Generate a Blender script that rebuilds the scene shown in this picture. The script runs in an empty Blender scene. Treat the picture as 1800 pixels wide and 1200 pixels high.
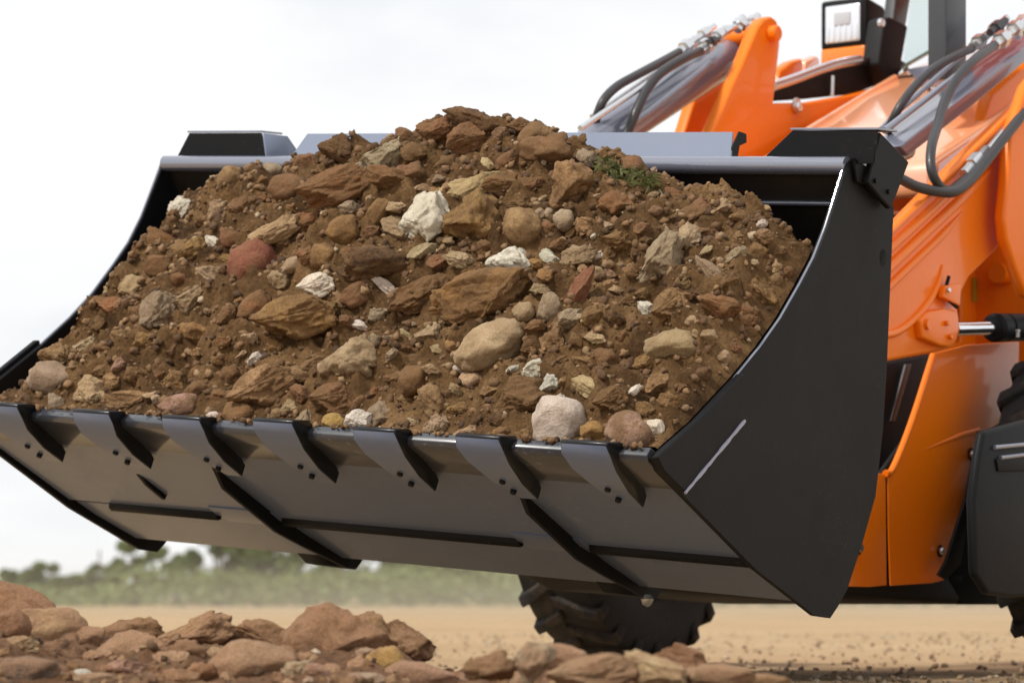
import bpy, bmesh, math, random
from mathutils import Vector, Matrix, noise
from mathutils.bvhtree import BVHTree

# ------------------------------------------------------------------ camera, sky, sun, exposure
SC = bpy.context.scene
COL = SC.collection
FPX, CX, HY, HC = 5500.0, 900.0, 1050.0, 0.24      # focal length in photo pixels, principal column, horizon row, eye height
cam_d = bpy.data.cameras.new('camera')
cam = bpy.data.objects.new('camera', cam_d); COL.objects.link(cam)
cam.location = (0, 0, HC); cam.rotation_euler = (math.pi / 2, 0, 0)
cam_d.sensor_width = 36.0; cam_d.lens = FPX / 1800 * 36
cam_d.shift_y = (HY - 600) / 1800
cam_d.clip_start = 0.05; cam_d.clip_end = 3000
cam_d.dof.use_dof = True; cam_d.dof.focus_distance = 7.8; cam_d.dof.aperture_fstop = 5.0
SC.camera = cam

SUN_DIR = Vector((-0.50, -0.42, 0.75)).normalized()       # towards the sun: front left, high
world = bpy.data.worlds.new('World'); SC.world = world; world.use_nodes = True
nt = world.node_tree; nt.nodes.clear()
out = nt.nodes.new('ShaderNodeOutputWorld'); bg = nt.nodes.new('ShaderNodeBackground')
sky = nt.nodes.new('ShaderNodeTexSky'); sky.sky_type = 'NISHITA'; sky.sun_disc = False
sky.sun_elevation = math.asin(SUN_DIR.z); sky.sun_rotation = math.atan2(SUN_DIR.x, SUN_DIR.y)
scl = nt.nodes.new('ShaderNodeMix'); scl.data_type = 'RGBA'; scl.blend_type = 'MULTIPLY'
scl.inputs[0].default_value = 1.0; scl.inputs[7].default_value = (0.10, 0.10, 0.10, 1)
tc = nt.nodes.new('ShaderNodeTexCoord'); mp_ = nt.nodes.new('ShaderNodeMapping'); mp_.inputs['Scale'].default_value = (3.5, 3.5, 9)
cn = nt.nodes.new('ShaderNodeTexNoise'); cn.inputs['Scale'].default_value = 1.6; cn.inputs['Detail'].default_value = 6
cr = nt.nodes.new('ShaderNodeValToRGB')
cr.color_ramp.elements[0].position = 0.28; cr.color_ramp.elements[0].color = (0.87, 0.89, 0.92, 1)
cr.color_ramp.elements[1].position = 0.48; cr.color_ramp.elements[1].color = (1.06, 1.065, 1.07, 1)
mx = nt.nodes.new('ShaderNodeMix'); mx.data_type = 'RGBA'; mx.inputs[0].default_value = 0.93
nt.links.new(tc.outputs['Generated'], mp_.inputs[0]); nt.links.new(mp_.outputs[0], cn.inputs[0])
nt.links.new(cn.outputs[0], cr.inputs[0]); nt.links.new(sky.outputs[0], scl.inputs[6])
nt.links.new(scl.outputs[2], mx.inputs[6]); nt.links.new(cr.outputs[0], mx.inputs[7])
nt.links.new(mx.outputs[2], bg.inputs[0]); bg.inputs[1].default_value = 1.0
nt.links.new(bg.outputs[0], out.inputs[0])
sun_d = bpy.data.lights.new('sun', 'SUN'); sun_d.energy = 3.2; sun_d.angle = math.radians(7); sun_d.color = (1, 0.95, 0.87)
sun = bpy.data.objects.new('sun', sun_d); COL.objects.link(sun)
sun.rotation_euler = (-SUN_DIR).to_track_quat('-Z', 'Y').to_euler(); sun.location = (-5, -4, 12)
vs = SC.view_settings; vs.view_transform = 'Standard'; vs.look = 'None'; vs.gamma = 1; vs.exposure = 0; vs.use_curve_mapping = False

# ------------------------------------------------------------------ materials
def new_mat(name):
    m = bpy.data.materials.new(name); m.use_nodes = True
    return m, m.node_tree, m.node_tree.nodes['Principled BSDF']
def tex_noise(nt, scale, detail=6, rough=0.6, coord='Object'):
    t = nt.nodes.new('ShaderNodeTexCoord'); n = nt.nodes.new('ShaderNodeTexNoise')
    n.inputs['Scale'].default_value = scale; n.inputs['Detail'].default_value = detail; n.inputs['Roughness'].default_value = rough
    nt.links.new(t.outputs[coord], n.inputs['Vector']); return n
def ramp(nt, src, stops):
    r = nt.nodes.new('ShaderNodeValToRGB'); e = r.color_ramp.elements
    e[0].position, e[0].color = stops[0][0], (*stops[0][1], 1)
    e[1].position, e[1].color = stops[-1][0], (*stops[-1][1], 1)
    for p, c in stops[1:-1]:
        q = e.new(p); q.color = (*c, 1)
    nt.links.new(src, r.inputs[0]); return r
def mixc(nt, fac, a, b, mode='MIX'):
    m = nt.nodes.new('ShaderNodeMix'); m.data_type = 'RGBA'; m.blend_type = mode
    for sock, v in ((0, fac), (6, a), (7, b)):
        if hasattr(v, 'is_linked') or hasattr(v, 'links'): nt.links.new(v, m.inputs[sock])
        elif isinstance(v, tuple): m.inputs[sock].default_value = (*v, 1)
        else: m.inputs[sock].default_value = v
    return m.outputs[2]
def bump(nt, bsdf, src, strength, dist):
    b = nt.nodes.new('ShaderNodeBump'); b.inputs['Strength'].default_value = strength; b.inputs['Distance'].default_value = dist
    nt.links.new(src, b.inputs['Height']); nt.links.new(b.outputs[0], bsdf.inputs['Normal']); return b

def paint(name, col, rough=0.35, coat=0.4, coat_ior=1.5, dust=0.12, dust_col=(0.30, 0.21, 0.13), metallic=0.0, spec=0.5, scratch=None):
    m, nt, b = new_mat(name)
    n1 = tex_noise(nt, 3.0, 8, 0.65); r1 = ramp(nt, n1.outputs[0], [(0.45, (0, 0, 0)), (0.8, (dust,) * 3)])
    n2 = tex_noise(nt, 60, 4); v = ramp(nt, n2.outputs[0], [(0.3, tuple(c * 0.975 for c in col)), (0.7, tuple(min(1, c * 1.02) for c in col))])
    c = mixc(nt, r1.outputs[0], v.outputs[0], dust_col)
    if scratch:
        msk = tex_noise(nt, 2.2, 3)
        for rot, sc_xyz in (((0.3, 0.5, 0.2), (5, 90, 90)), ((0.2, -0.9, 0.9), (4, 120, 120))):
            tcn = nt.nodes.new('ShaderNodeTexCoord'); mpn = nt.nodes.new('ShaderNodeMapping'); mpn.inputs['Rotation'].default_value = rot; mpn.inputs['Scale'].default_value = sc_xyz
            ns = nt.nodes.new('ShaderNodeTexNoise'); ns.inputs['Scale'].default_value = 1.0; ns.inputs['Detail'].default_value = 2
            nt.links.new(tcn.outputs['Object'], mpn.inputs[0]); nt.links.new(mpn.outputs[0], ns.inputs['Vector'])
            rs_ = ramp(nt, ns.outputs[0], [(0.66, (0, 0, 0)), (0.74, (1, 1, 1))]); rm = ramp(nt, msk.outputs[0], [(0.48, (0, 0, 0)), (0.70, (0.75,) * 3)])
            c = mixc(nt, mixc(nt, 1.0, rs_.outputs[0], rm.outputs[0], 'MULTIPLY'), c, scratch)
        n4 = tex_noise(nt, 28, 9, 0.75); r4 = ramp(nt, n4.outputs[0], [(0.56, (0, 0, 0)), (0.80, (dust * 3,) * 3)]); c = mixc(nt, r4.outputs[0], c, dust_col)
    nt.links.new(c, b.inputs['Base Color'])
    rr = nt.nodes.new('ShaderNodeMapRange'); rr.inputs[3].default_value = rough * 0.8; rr.inputs[4].default_value = min(1, rough * 1.35)
    nt.links.new(n1.outputs[0], rr.inputs[0]); nt.links.new(rr.outputs[0], b.inputs['Roughness'])
    b.inputs['Coat Weight'].default_value = coat; b.inputs['Coat IOR'].default_value = coat_ior; b.inputs['Coat Roughness'].default_value = 0.08
    b.inputs['Metallic'].default_value = metallic; b.inputs['Specular IOR Level'].default_value = spec
    n3 = tex_noise(nt, 9, 2); bump(nt, b, n3.outputs[0], 0.05, 0.02)
    return m
M = {}
M['orange'] = paint('orange_paint', (0.92, 0.195, 0.002), 0.36, 0.30, 1.5, 0.05, spec=0.25, dust_col=(0.45, 0.26, 0.12))
M['orange_sky_lit'] = paint('orange_paled_by_sky', (0.90, 0.37, 0.17), 0.30, 1.0, 2.4, 0.03)  # orange paled so the sky's reflection sits in the base colour
M['black'] = paint('black_paint', (0.0055, 0.006, 0.0075), 0.5, 0.0, 1.5, 0.010, spec=0.18, scratch=(0.045, 0.045, 0.05))
M['inner'] = paint('bucket_inner_paint', (0.016, 0.015, 0.014), 0.45, 0.1, 1.5, 0.35, (0.09, 0.055, 0.03))
M['grey'] = paint('grey_floor_paint', (0.115, 0.150, 0.235), 0.36, 0.35, 1.6, 0.06, scratch=(0.26, 0.29, 0.36))
M['bluegrey'] = paint('bluegrey_guard_sky_sheen', (0.15, 0.18, 0.255), 0.4, 0.3, 1.5, 0.04)  # the leaning guard's sky reflection is put into this colour
M['cyl'] = paint('cylinder_paint', (0.15, 0.16, 0.215), 0.28, 0.7, 1.8, 0.05)
M['cab'] = paint('cab_paint', (0.045, 0.048, 0.055), 0.4, 0.2, 1.5, 0.05)
M['plastic'] = paint('black_plastic', (0.009, 0.009, 0.010), 0.6, 0.0, 1.5, 0.012, spec=0.25)
M['steel'] = paint('worn_steel', (0.42, 0.43, 0.46), 0.32, 0.0, 1.5, 0.25, (0.2, 0.15, 0.1), 0.85)
M['edge'] = paint('cutting_edge_paint', (0.035, 0.04, 0.052), 0.3, 0.5, 1.6, 0.06, scratch=(0.30, 0.31, 0.34))
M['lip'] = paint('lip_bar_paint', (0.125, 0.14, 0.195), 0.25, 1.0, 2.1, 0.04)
M['chrome'] = paint('chrome', (0.85, 0.86, 0.88), 0.07, 0.0, 1.5, 0.0, metallic=1.0)
M['zinc'] = paint('zinc_fitting', (0.72, 0.74, 0.76), 0.22, 0.0, 1.5, 0.05, metallic=0.9)
M['hose'] = paint('hose_rubber', (0.028, 0.026, 0.03), 0.42, 0.1, 1.5, 0.10)
M['tooth'] = paint('tooth_paint', (0.005, 0.0055, 0.007), 0.32, 0.10, 1.5, 0.010, spec=0.3, scratch=(0.16, 0.16, 0.17))
M['amber'] = paint('amber_lens', (0.85, 0.22, 0.0), 0.12, 0.8, 1.6, 0.0)
M['lens'] = paint('lamp_glass', (0.82, 0.86, 0.92), 0.2, 1.0, 1.6, 0.0, metallic=0.5)
M['shield'] = paint('lamp_shield', (0.50, 0.52, 0.56), 0.3, 0.5, 1.6, 0.0)
M['yellow'] = paint('yellow_sticker_shaded', (0.42, 0.28, 0.02), 0.5, 0.0, 1.5, 0.1)  # yellow dimmed, the arm's shade put into the colour
M['white_mark'] = paint('white_mark', (0.75, 0.75, 0.78), 0.5, 0.0, 1.5, 0.1)
M['weld'] = paint('scuffed_weld', (0.34, 0.34, 0.42), 0.5, 0.0, 1.5, 0.1)

def mat_tyre():
    m, nt, b = new_mat('tyre_rubber')
    n = tex_noise(nt, 7, 8, 0.7); r = ramp(nt, n.outputs[0], [(0.55, (0.009, 0.009, 0.009)), (0.78, (0.07, 0.048, 0.03))])
    nt.links.new(r.outputs[0], b.inputs['Base Color']); b.inputs['Roughness'].default_value = 0.8
    n2 = tex_noise(nt, 60, 5); bump(nt, b, n2.outputs[0], 0.3, 0.01); return m
M['tyre'] = mat_tyre()
def mat_tread():
    m, nt, b = new_mat('dusty_tread')
    n = tex_noise(nt, 9, 9, 0.75); r = ramp(nt, n.outputs[0], [(0.46, (0.012, 0.012, 0.012)), (0.72, (0.10, 0.07, 0.045))])
    nt.links.new(r.outputs[0], b.inputs['Base Color']); b.inputs['Roughness'].default_value = 0.9
    bump(nt, b, n.outputs[0], 0.4, 0.01); return m
M['tread'] = mat_tread()
def mat_glass():
    m, nt, b = new_mat('window_glass')
    nt.nodes.remove(b); o = nt.nodes['Material Output']
    tr = nt.nodes.new('ShaderNodeBsdfTransparent'); tr.inputs[0].default_value = (0.90, 0.95, 0.94, 1)
    gl = nt.nodes.new('ShaderNodeBsdfGlossy'); gl.inputs['Roughness'].default_value = 0.02
    ms = nt.nodes.new('ShaderNodeMixShader'); ms.inputs[0].default_value = 0.06
    nt.links.new(tr.outputs[0], ms.inputs[1]); nt.links.new(gl.outputs[0], ms.inputs[2])
    nt.links.new(ms.outputs[0], o.inputs[0]); return m
M['glass'] = mat_glass()
M['glass_edge'] = paint('glass_edge', (0.25, 0.42, 0.38), 0.2, 0.5)

def mat_soil(name, c0, c1, c2, sc=6.0, bstr=0.9):
    m, nt, b = new_mat(name)
    n = tex_noise(nt, sc, 10, 0.65); r = ramp(nt, n.outputs[0], [(0.3, c0), (0.5, c1), (0.72, c2)])
    n2 = tex_noise(nt, sc * 14, 8, 0.7); r2 = ramp(nt, n2.outputs[0], [(0.3, (0.55, 0.55, 0.55)), (0.7, (1.25, 1.22, 1.18))])
    c = mixc(nt, 1.0, r.outputs[0], r2.outputs[0], 'MULTIPLY'); nt.links.new(c, b.inputs['Base Color'])
    b.inputs['Roughness'].default_value = 0.92; b.inputs['Specular IOR Level'].default_value = 0.2
    n3 = tex_noise(nt, sc * 10, 12, 0.72); bump(nt, b, n3.outputs[0], bstr, 0.03); return m
M['soil'] = mat_soil('brown_soil', (0.058, 0.029, 0.012), (0.185, 0.102, 0.042), (0.35, 0.21, 0.095))
M['rubble_soil'] = mat_soil('reddish_soil', (0.10, 0.05, 0.026), (0.23, 0.12, 0.062), (0.38, 0.22, 0.125))

def mat_rock(name, dust, d0=(0.10, 0.053, 0.023), d1=(0.25, 0.142, 0.064)):
    """colour comes from each stone's own object colour; soil sticks to it in patches"""
    m, nt, b = new_mat(name)
    oi = nt.nodes.new('ShaderNodeObjectInfo')
    t = nt.nodes.new('ShaderNodeNewGeometry'); sc3 = nt.nodes.new('ShaderNodeVectorMath'); sc3.operation = 'SCALE'; sc3.inputs['Scale'].default_value = 22; nt.links.new(t.outputs['Position'], sc3.inputs[0])
    ad = nt.nodes.new('ShaderNodeVectorMath'); ad.operation = 'ADD'
    ml = nt.nodes.new('ShaderNodeMath'); ml.operation = 'MULTIPLY'; ml.inputs[1].default_value = 50
    nt.links.new(oi.outputs['Random'], ml.inputs[0]); nt.links.new(sc3.outputs[0], ad.inputs[0]); nt.links.new(ml.outputs[0], ad.inputs[1])
    def nz(s, d, r):
        n = nt.nodes.new('ShaderNodeTexNoise'); n.inputs['Scale'].default_value = s; n.inputs['Detail'].default_value = d; n.inputs['Roughness'].default_value = r
        nt.links.new(ad.outputs[0], n.inputs['Vector']); return n
    a = nz(1.6, 8, 0.65); ra = ramp(nt, a.outputs[0], [(0.28, (0.6, 0.56, 0.5)), (0.5, (1, 1, 1)), (0.75, (1.25, 1.25, 1.24))])
    c1 = mixc(nt, 1.0, oi.outputs['Color'], ra.outputs[0], 'MULTIPLY')
    s = nz(14, 6, 0.8); rs = ramp(nt, s.outputs[0], [(0.36, (0.62, 0.58, 0.54)), (0.5, (1, 1, 1)), (0.68, (1.15, 1.15, 1.15))])
    c2 = mixc(nt, 1.0, c1, rs.outputs[0], 'MULTIPLY')
    d = nz(0.8, 10, 0.75); rd = ramp(nt, d.outputs[0], [(0.40, (0, 0, 0)), (0.52, (dust,) * 3)])
    soilv = ramp(nt, s.outputs[0], [(0.35, d0), (0.65, d1)])
    c3 = mixc(nt, rd.outputs[0], c2, soilv.outputs[0])
    nt.links.new(c3, b.inputs['Base Color']); b.inputs['Roughness'].default_value = 0.85; b.inputs['Specular IOR Level'].default_value = 0.25
    h = nz(4, 12, 0.72); bump(nt, b, h.outputs[0], 0.75, 0.016); return m
M['rock'] = mat_rock('field_stone', 0.85)
M['rock_clean'] = mat_rock('pale_stone', 0.50)
M['rock_fore'] = mat_rock('rubble_stone', 0.75, (0.20, 0.10, 0.052), (0.40, 0.235, 0.135))
M['rock_white'] = mat_rock('white_stone', 0.28)

def mat_crumb(name, stops):
    m, nt, b = new_mat(name)
    g = nt.nodes.new('ShaderNodeNewGeometry'); r = ramp(nt, g.outputs['Random Per Island'], stops)
    n = tex_noise(nt, 60, 6, 0.7); rn = ramp(nt, n.outputs[0], [(0.3, (0.6, 0.6, 0.6)), (0.7, (1.2, 1.2, 1.2))])
    nt.links.new(mixc(nt, 1.0, r.outputs[0], rn.outputs[0], 'MULTIPLY'), b.inputs['Base Color']); b.inputs['Roughness'].default_value = 0.9
    bump(nt, b, n.outputs[0], 0.5, 0.01); return m
M['crumb'] = mat_crumb('soil_crumb', [(0, (0.07, 0.036, 0.016)), (0.45, (0.165, 0.088, 0.038)), (0.85, (0.25, 0.145, 0.068)), (0.97, (0.32, 0.21, 0.11)), (1, (0.45, 0.36, 0.25))])
M['pebble'] = mat_crumb('ground_pebble', [(0, (0.20, 0.13, 0.08)), (0.5, (0.36, 0.25, 0.15)), (1, (0.52, 0.42, 0.30))])

def mat_ground():
    m, nt, b = new_mat('sandy_ground')
    n = tex_noise(nt, 0.35, 8, 0.6); r = ramp(nt, n.outputs[0], [(0.3, (0.39, 0.265, 0.145)), (0.7, (0.50, 0.355, 0.205))])
    n2 = tex_noise(nt, 9, 10, 0.75); r2 = ramp(nt, n2.outputs[0], [(0.3, (0.6, 0.56, 0.52)), (0.48, (0.97, 0.97, 0.97)), (0.75, (1.08, 1.08, 1.08))])
    nt.links.new(mixc(nt, 1.0, r.outputs[0], r2.outputs[0], 'MULTIPLY'), b.inputs['Base Color'])
    b.inputs['Roughness'].default_value = 0.95; b.inputs['Specular IOR Level'].default_value = 0.15
    n3 = tex_noise(nt, 18, 10, 0.7); bump(nt, b, n3.outputs[0], 0.7, 0.03); return m
M['ground'] = mat_ground()
def mat_leaf(name, stops):
    m, nt, b = new_mat(name)
    g = nt.nodes.new('ShaderNodeNewGeometry'); r = ramp(nt, g.outputs['Random Per Island'], stops)
    nt.links.new(r.outputs[0], b.inputs['Base Color']); b.inputs['Roughness'].default_value = 0.6
    b.inputs['Transmission Weight'].default_value = 0.0
    return m
M['leaf'] = mat_leaf('bush_leaf', [(0, (0.075, 0.10, 0.025)), (0.6, (0.125, 0.165, 0.040)), (1, (0.20, 0.235, 0.065))])
M['bark'] = paint('bark', (0.09, 0.065, 0.045), 0.9, 0, 1.5, 0.1)
M['moss'] = mat_leaf('moss_leaf', [(0, (0.05, 0.055, 0.012)), (0.7, (0.11, 0.12, 0.03)), (1, (0.18, 0.17, 0.06))])

# ------------------------------------------------------------------ builders
WL = {}                                                   # world location of every object made here
def mk(name, verts, faces, mat, parent=None, bev=0.0, seg=2, smooth=None, origin=None):
    bm = bmesh.new()
    vs_ = [bm.verts.new(v) for v in verts]
    for f_ in faces:
        try: bm.faces.new([vs_[i] for i in f_])
        except ValueError: pass
    bmesh.ops.recalc_face_normals(bm, faces=bm.faces)
    if bev > 0:
        es = [e for e in bm.edges if len(e.link_faces) == 2 and e.calc_face_angle(0) > 0.5]
        bmesh.ops.bevel(bm, geom=es, offset=bev, segments=seg, profile=0.5, affect='EDGES', clamp_overlap=True)
    return link_bm(name, bm, mat, parent, smooth if smooth is not None else bev > 0, origin)
def link_bm(name, bm, mat, parent=None, smooth=False, origin=None):
    if origin is None:
        lo = Vector((min(v.co.x for v in bm.verts), min(v.co.y for v in bm.verts), min(v.co.z for v in bm.verts)))
        hi = Vector((max(v.co.x for v in bm.verts), max(v.co.y for v in bm.verts), max(v.co.z for v in bm.verts)))
        origin = (lo + hi) / 2; origin.z = lo.z
    bmesh.ops.translate(bm, vec=-origin, verts=bm.verts)
    me = bpy.data.meshes.new(name); bm.to_mesh(me); bm.free()
    if smooth:
        me.polygons.foreach_set('use_smooth', [True] * len(me.polygons))
        me.set_sharp_from_angle(angle=math.radians(38))
    if mat: me.materials.append(M[mat] if isinstance(mat, str) else mat)
    return place(bpy.data.objects.new(name, me), origin, parent)
def place(o, loc, parent=None):
    COL.objects.link(o); WL[o.name] = Vector(loc)
    if parent is not None: o.parent = parent; o.location = Vector(loc) - WL[parent.name]
    else: o.location = loc
    return o
def tag(o, label=None, cat=None, group=None, kind=None):
    if label: o['label'] = label
    if cat: o['category'] = cat
    if group: o['group'] = group
    if kind: o['kind'] = kind
    return o
def prism(name, poly, vec, mat, parent=None, bev=0.004, seg=2):
    """a polygon of 3-D points pushed along vec"""
    n = len(poly); vs_ = [Vector(p) for p in poly] + [Vector(p) + vec for p in poly]
    fs = [tuple(range(n - 1, -1, -1)), tuple(range(n, 2 * n))] + [(i, (i + 1) % n, n + (i + 1) % n, n + i) for i in range(n)]
    return mk(name, vs_, fs, mat, parent, bev, seg)
def frame(d):
    d = d.normalized(); a = Vector((0, 0, 1)) if abs(d.z) < 0.9 else Vector((1, 0, 0))
    u = d.cross(a).normalized(); return d, u, d.cross(u)
def spline(pts, n=8):
    P = [Vector(p) for p in pts]; P = [2 * P[0] - P[1]] + P + [2 * P[-1] - P[-2]]; res = []
    for i in range(1, len(P) - 2):
        for k in range(n):
            t = k / n; a, b, c, d = P[i - 1], P[i], P[i + 1], P[i + 2]
            res.append(0.5 * ((2 * b) + (c - a) * t + (2 * a - 5 * b + 4 * c - d) * t * t + (3 * b - a - 3 * c + d) * t ** 3))
    res.append(P[-2]); return res
def tube(name, pts, r, mat, parent=None, sides=14, caps=True):
    """round section along a path; r is one radius or one per point"""
    P = [Vector(p) for p in pts]; rs = r if isinstance(r, (list, tuple)) else [r] * len(P)
    d, u, v = frame(P[1] - P[0]); vs_ = []; fs = []
    for i, p in enumerate(P):
        dn = (P[min(i + 1, len(P) - 1)] - P[max(i - 1, 0)])
        if dn.length > 1e-9: dn.normalize()
        else: dn = d
        u = (u - dn * u.dot(dn)); u.normalize(); v = dn.cross(u)
        for k in range(sides):
            t = 2 * math.pi * k / sides; vs_.append(p + (u * math.cos(t) + v * math.sin(t)) * rs[i])
    for i in range(len(P) - 1):
        for k in range(sides):
            a, b = i * sides + k, i * sides + (k + 1) % sides; fs.append((a, b, b + sides, a + sides))
    if caps: fs.append(tuple(range(sides - 1, -1, -1))); fs.append(tuple(range((len(P) - 1) * sides, len(P) * sides)))
    return mk(name, vs_, fs, mat, parent, 0, 2, True)
def bolt(name, c, axis, r, h, mat, parent, sides=6):
    d, u, v = frame(Vector(axis)); P = [];
    for k in range(sides):
        t = 2 * math.pi * k / sides; P.append(Vector(c) + (u * math.cos(t) + v * math.sin(t)) * r)
    return prism(name, P, d * h, mat, parent, h * 0.15, 1)

# machine frame: W across the machine (away to the left), F forwards (towards the camera and left)
WM = Vector(((-6900 - CX) / FPX, 1, 0)).normalized(); FM = Vector((-WM.y, WM.x, 0)); FM = FM if FM.y < 0 else -FM
P0 = Vector(((1140 - CX) / FPX * 7.5, 7.5, HC + (HY - 805) / FPX * 7.5))          # near corner of the bucket's cutting edge
CAM = Vector((0, 0, HC))
def ray(x, y): return Vector(((x - CX) / FPX, 1, (HY - y) / FPX))
def mp(x, y, w, W=WM):
    """photo point carried out to the lengthwise plane w metres across the machine"""
    r = ray(x, y); t = W.dot(P0 + W * w - CAM) / W.dot(r); return CAM + r * t
# bucket frame (the bucket is carried a little out of level)
WB = Vector(((-6900 - CX) / FPX, 1, (HY - 265) / FPX)).normalized()
FB = WB.cross(Vector((0, 0, 1))).normalized(); FB = FB if FB.y < 0 else -FB
UB = FB.cross(WB); UB = UB if UB.z > 0 else -UB
def B(a, b, w): return P0 + FB * a + UB * b + WB * w
def proj(p): q = p - CAM; return CX + FPX * q.x / q.y, HY - FPX * q.z / q.y
def wx(px, a, b):
    lo, hi = -0.5, 3.2
    for _ in range(50):
        mid = (lo + hi) / 2
        if proj(B(a, b, mid))[0] > px: lo = mid
        else: hi = mid
    return lo
BW = 2.35

# ------------------------------------------------------------------ ground
def ground():
    xs = [-400, -120, -40, -16, -8] + [-6 + 0.25 * i for i in range(57)] + [10, 16, 40, 120, 400]
    ys = [-30, -5, 1] + [2.5 + 0.25 * i for i in range(80)] + [24, 28, 34, 42, 55, 75, 110, 170, 300, 600, 1200, 2400]
    vs_ = []; fs = []
    for y in ys:
        for x in xs:
            z = 0.014 * noise.noise(Vector((x * 0.9, y * 0.9, 3))) + 0.006 * noise.noise(Vector((x * 3, y * 3, 8))) if 2.5 < y < 23 and abs(x) < 9 else 0
            vs_.append((x * (1 if y < 50 else max(1, y / 60)), y, z - 0.012))
    n = len(xs)
    for j in range(len(ys) - 1):
        for i in range(n - 1): fs.append((j * n + i, j * n + i + 1, (j + 1) * n + i + 1, (j + 1) * n + i))
    g = mk('ground', vs_, fs, 'ground', smooth=True, origin=Vector((0, 0, 0))); g['kind'] = 'structure'
ground()

# ------------------------------------------------------------------ the loader
LB = Vector((mp(1500, 1000, 1.2).x, mp(1500, 1000, 1.2).y, 0))
loader = place(bpy.data.objects.new('wheel_loader', None), LB)
tag(loader, 'orange compact wheel loader carrying a heaped black toothed bucket', 'loader')

# ---- bucket shell: floor, heel and back in one bent plate
T = 0.012
prof = [(0.0, 0.012), (-0.50, -0.212), (-0.62, -0.262), (-0.80, -0.326), (-0.90, -0.33), (-0.98, -0.27), (-1.04, -0.14), (-1.075, 0.05), (-1.08, 0.28), (-1.055, 0.48), (-1.0, 0.62), (-0.915, 0.695), (-0.84, 0.785)]
def shell(name, prof, t, w0, w1, mat, parent, bev=0):
    """bent sheet: the profile given a thickness on its outer side, run from w0 to w1"""
    n = len(prof); off = []
    for i, p in enumerate(prof):
        a = prof[max(i - 1, 0)]; c = prof[min(i + 1, n - 1)]; dx, dy = c[0] - a[0], c[1] - a[1]; L = math.hypot(dx, dy)
        off.append((p[0] - dy / L * -t * -1, p[1] + dx / L * t))
    poly = prof + off[::-1]; m = len(poly)
    vs_ = [B(a, b, w0) for a, b in poly] + [B(a, b, w1) for a, b in poly]
    fs = [(i, (i + 1) % m, m + (i + 1) % m, m + i) for i in range(m)]
    fs += [(i, i + 1, m - 2 - i, m - 1 - i) for i in range(n - 1)] + [(m + i, m + i + 1, m + m - 2 - i, m + m - 1 - i) for i in range(n - 1)]
    return mk(name, vs_, fs, mat, parent, bev, 1, True)
bucket = shell('bucket', prof, T, 0.004, BW - 0.004, 'inner', loader)
bucket['label'] = 'wide black toothed loader bucket, grey painted underneath'
# ---- side plates with their inspection hole
side = [(-0.871, 0.82), (-0.829, 0.798), (-0.79, 0.71), (-0.75, 0.623), (-0.70, 0.54), (-0.64, 0.468), (-0.555, 0.375), (-0.465, 0.296), (-0.352, 0.211), (-0.18, 0.097), (0.0, 0.0),
        (-0.03, -0.03), (-0.513, -0.262), (-0.834, -0.382), (-0.911, -0.388), (-0.945, -0.36), (-0.992, -0.312), (-1.06, -0.18), (-1.111, -0.059), (-1.125, 0.12), (-1.121, 0.293), (-1.11, 0.46), (-1.098, 0.657), (-1.096, 0.71), (-1.0, 0.76), (-0.93, 0.79)]
hole_c = (-1.055, 0.572)
def with_hole(poly, c, r, k):
    a = poly[k]; b = poly[k + 1]; m_ = ((a[0] + b[0]) / 2, (a[1] + b[1]) / 2)
    t0 = math.atan2(m_[1] - c[1], m_[0] - c[0]); loop = [(c[0] + r * math.cos(t0 - 0.02 - (2 * math.pi - 0.04) * i / 14), c[1] + 1.25 * r * math.sin(t0 - 0.02 - (2 * math.pi - 0.04) * i / 14)) for i in range(15)]
    e = 0.0004
    return poly[:k + 1] + [(m_[0], m_[1] - e)] + loop[::1] + [(m_[0], m_[1] + e)] + poly[k + 1:]
sp_near = with_hole(side, hole_c, 0.019, 21)
pn = prism('side_plate', [B(a, b, -0.016) for a, b in sp_near], WB * 0.016, 'black', bucket, 0)
pf = prism('side_plate', [B(a, b, BW) for a, b in side], WB * 0.016, 'black', bucket, 0.002, 1)
# pale bead along the front edge of each side plate
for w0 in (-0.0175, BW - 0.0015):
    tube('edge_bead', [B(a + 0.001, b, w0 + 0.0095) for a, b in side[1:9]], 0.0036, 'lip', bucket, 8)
# side cutters welded on the outside
cut_poly = [(-0.365, 0.232), (-0.30, 0.06), (-0.335, 0.03), (-0.30, -0.05), (-0.19, -0.118), (-0.02, -0.03), (0.012, 0.004), (-0.18, 0.108), (-0.34, 0.222)]
cut_poly = [(-0.36, 0.224), (-0.36, 0.10), (-0.135, -0.082), (-0.02, -0.028), (0.014, 0.004), (-0.18, 0.112), (-0.345, 0.222)]
for w0 in (-0.034, BW + 0.016):
    prism('side_cutter', [B(a, b, w0) for a, b in cut_poly], WB * 0.018, 'black', bucket, 0.003, 1)
def bpB(x, y, w):
    r = ray(x, y); P = P0 + WB * w; t = WB.dot(P - CAM) / WB.dot(r); q = CAM + r * t - P0; return q.dot(FB), q.dot(UB)
wl = []
for i in range(26):
    t = i / 25; a, b = bpB(1205 + 105 * t, 866 - 127 * t, -0.036); wl.append(B(a + random.uniform(-.001, .001), b, -0.035))
random.seed(4)
tube('weld_seam', wl, [random.uniform(0.0035, 0.0055) for _ in wl], 'weld', bucket, 8)
# lip bar, the fold in the back sheet
tube('lip_bar', [B(-0.835, 0.792, -0.012), B(-0.835, 0.792, BW)], 0.024, 'lip', bucket, 20)
tube('fold_bar', [B(-0.905, 0.700, 0.01), B(-0.905, 0.700, BW - 0.01)], 0.007, 'lip', bucket, 10)
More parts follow.
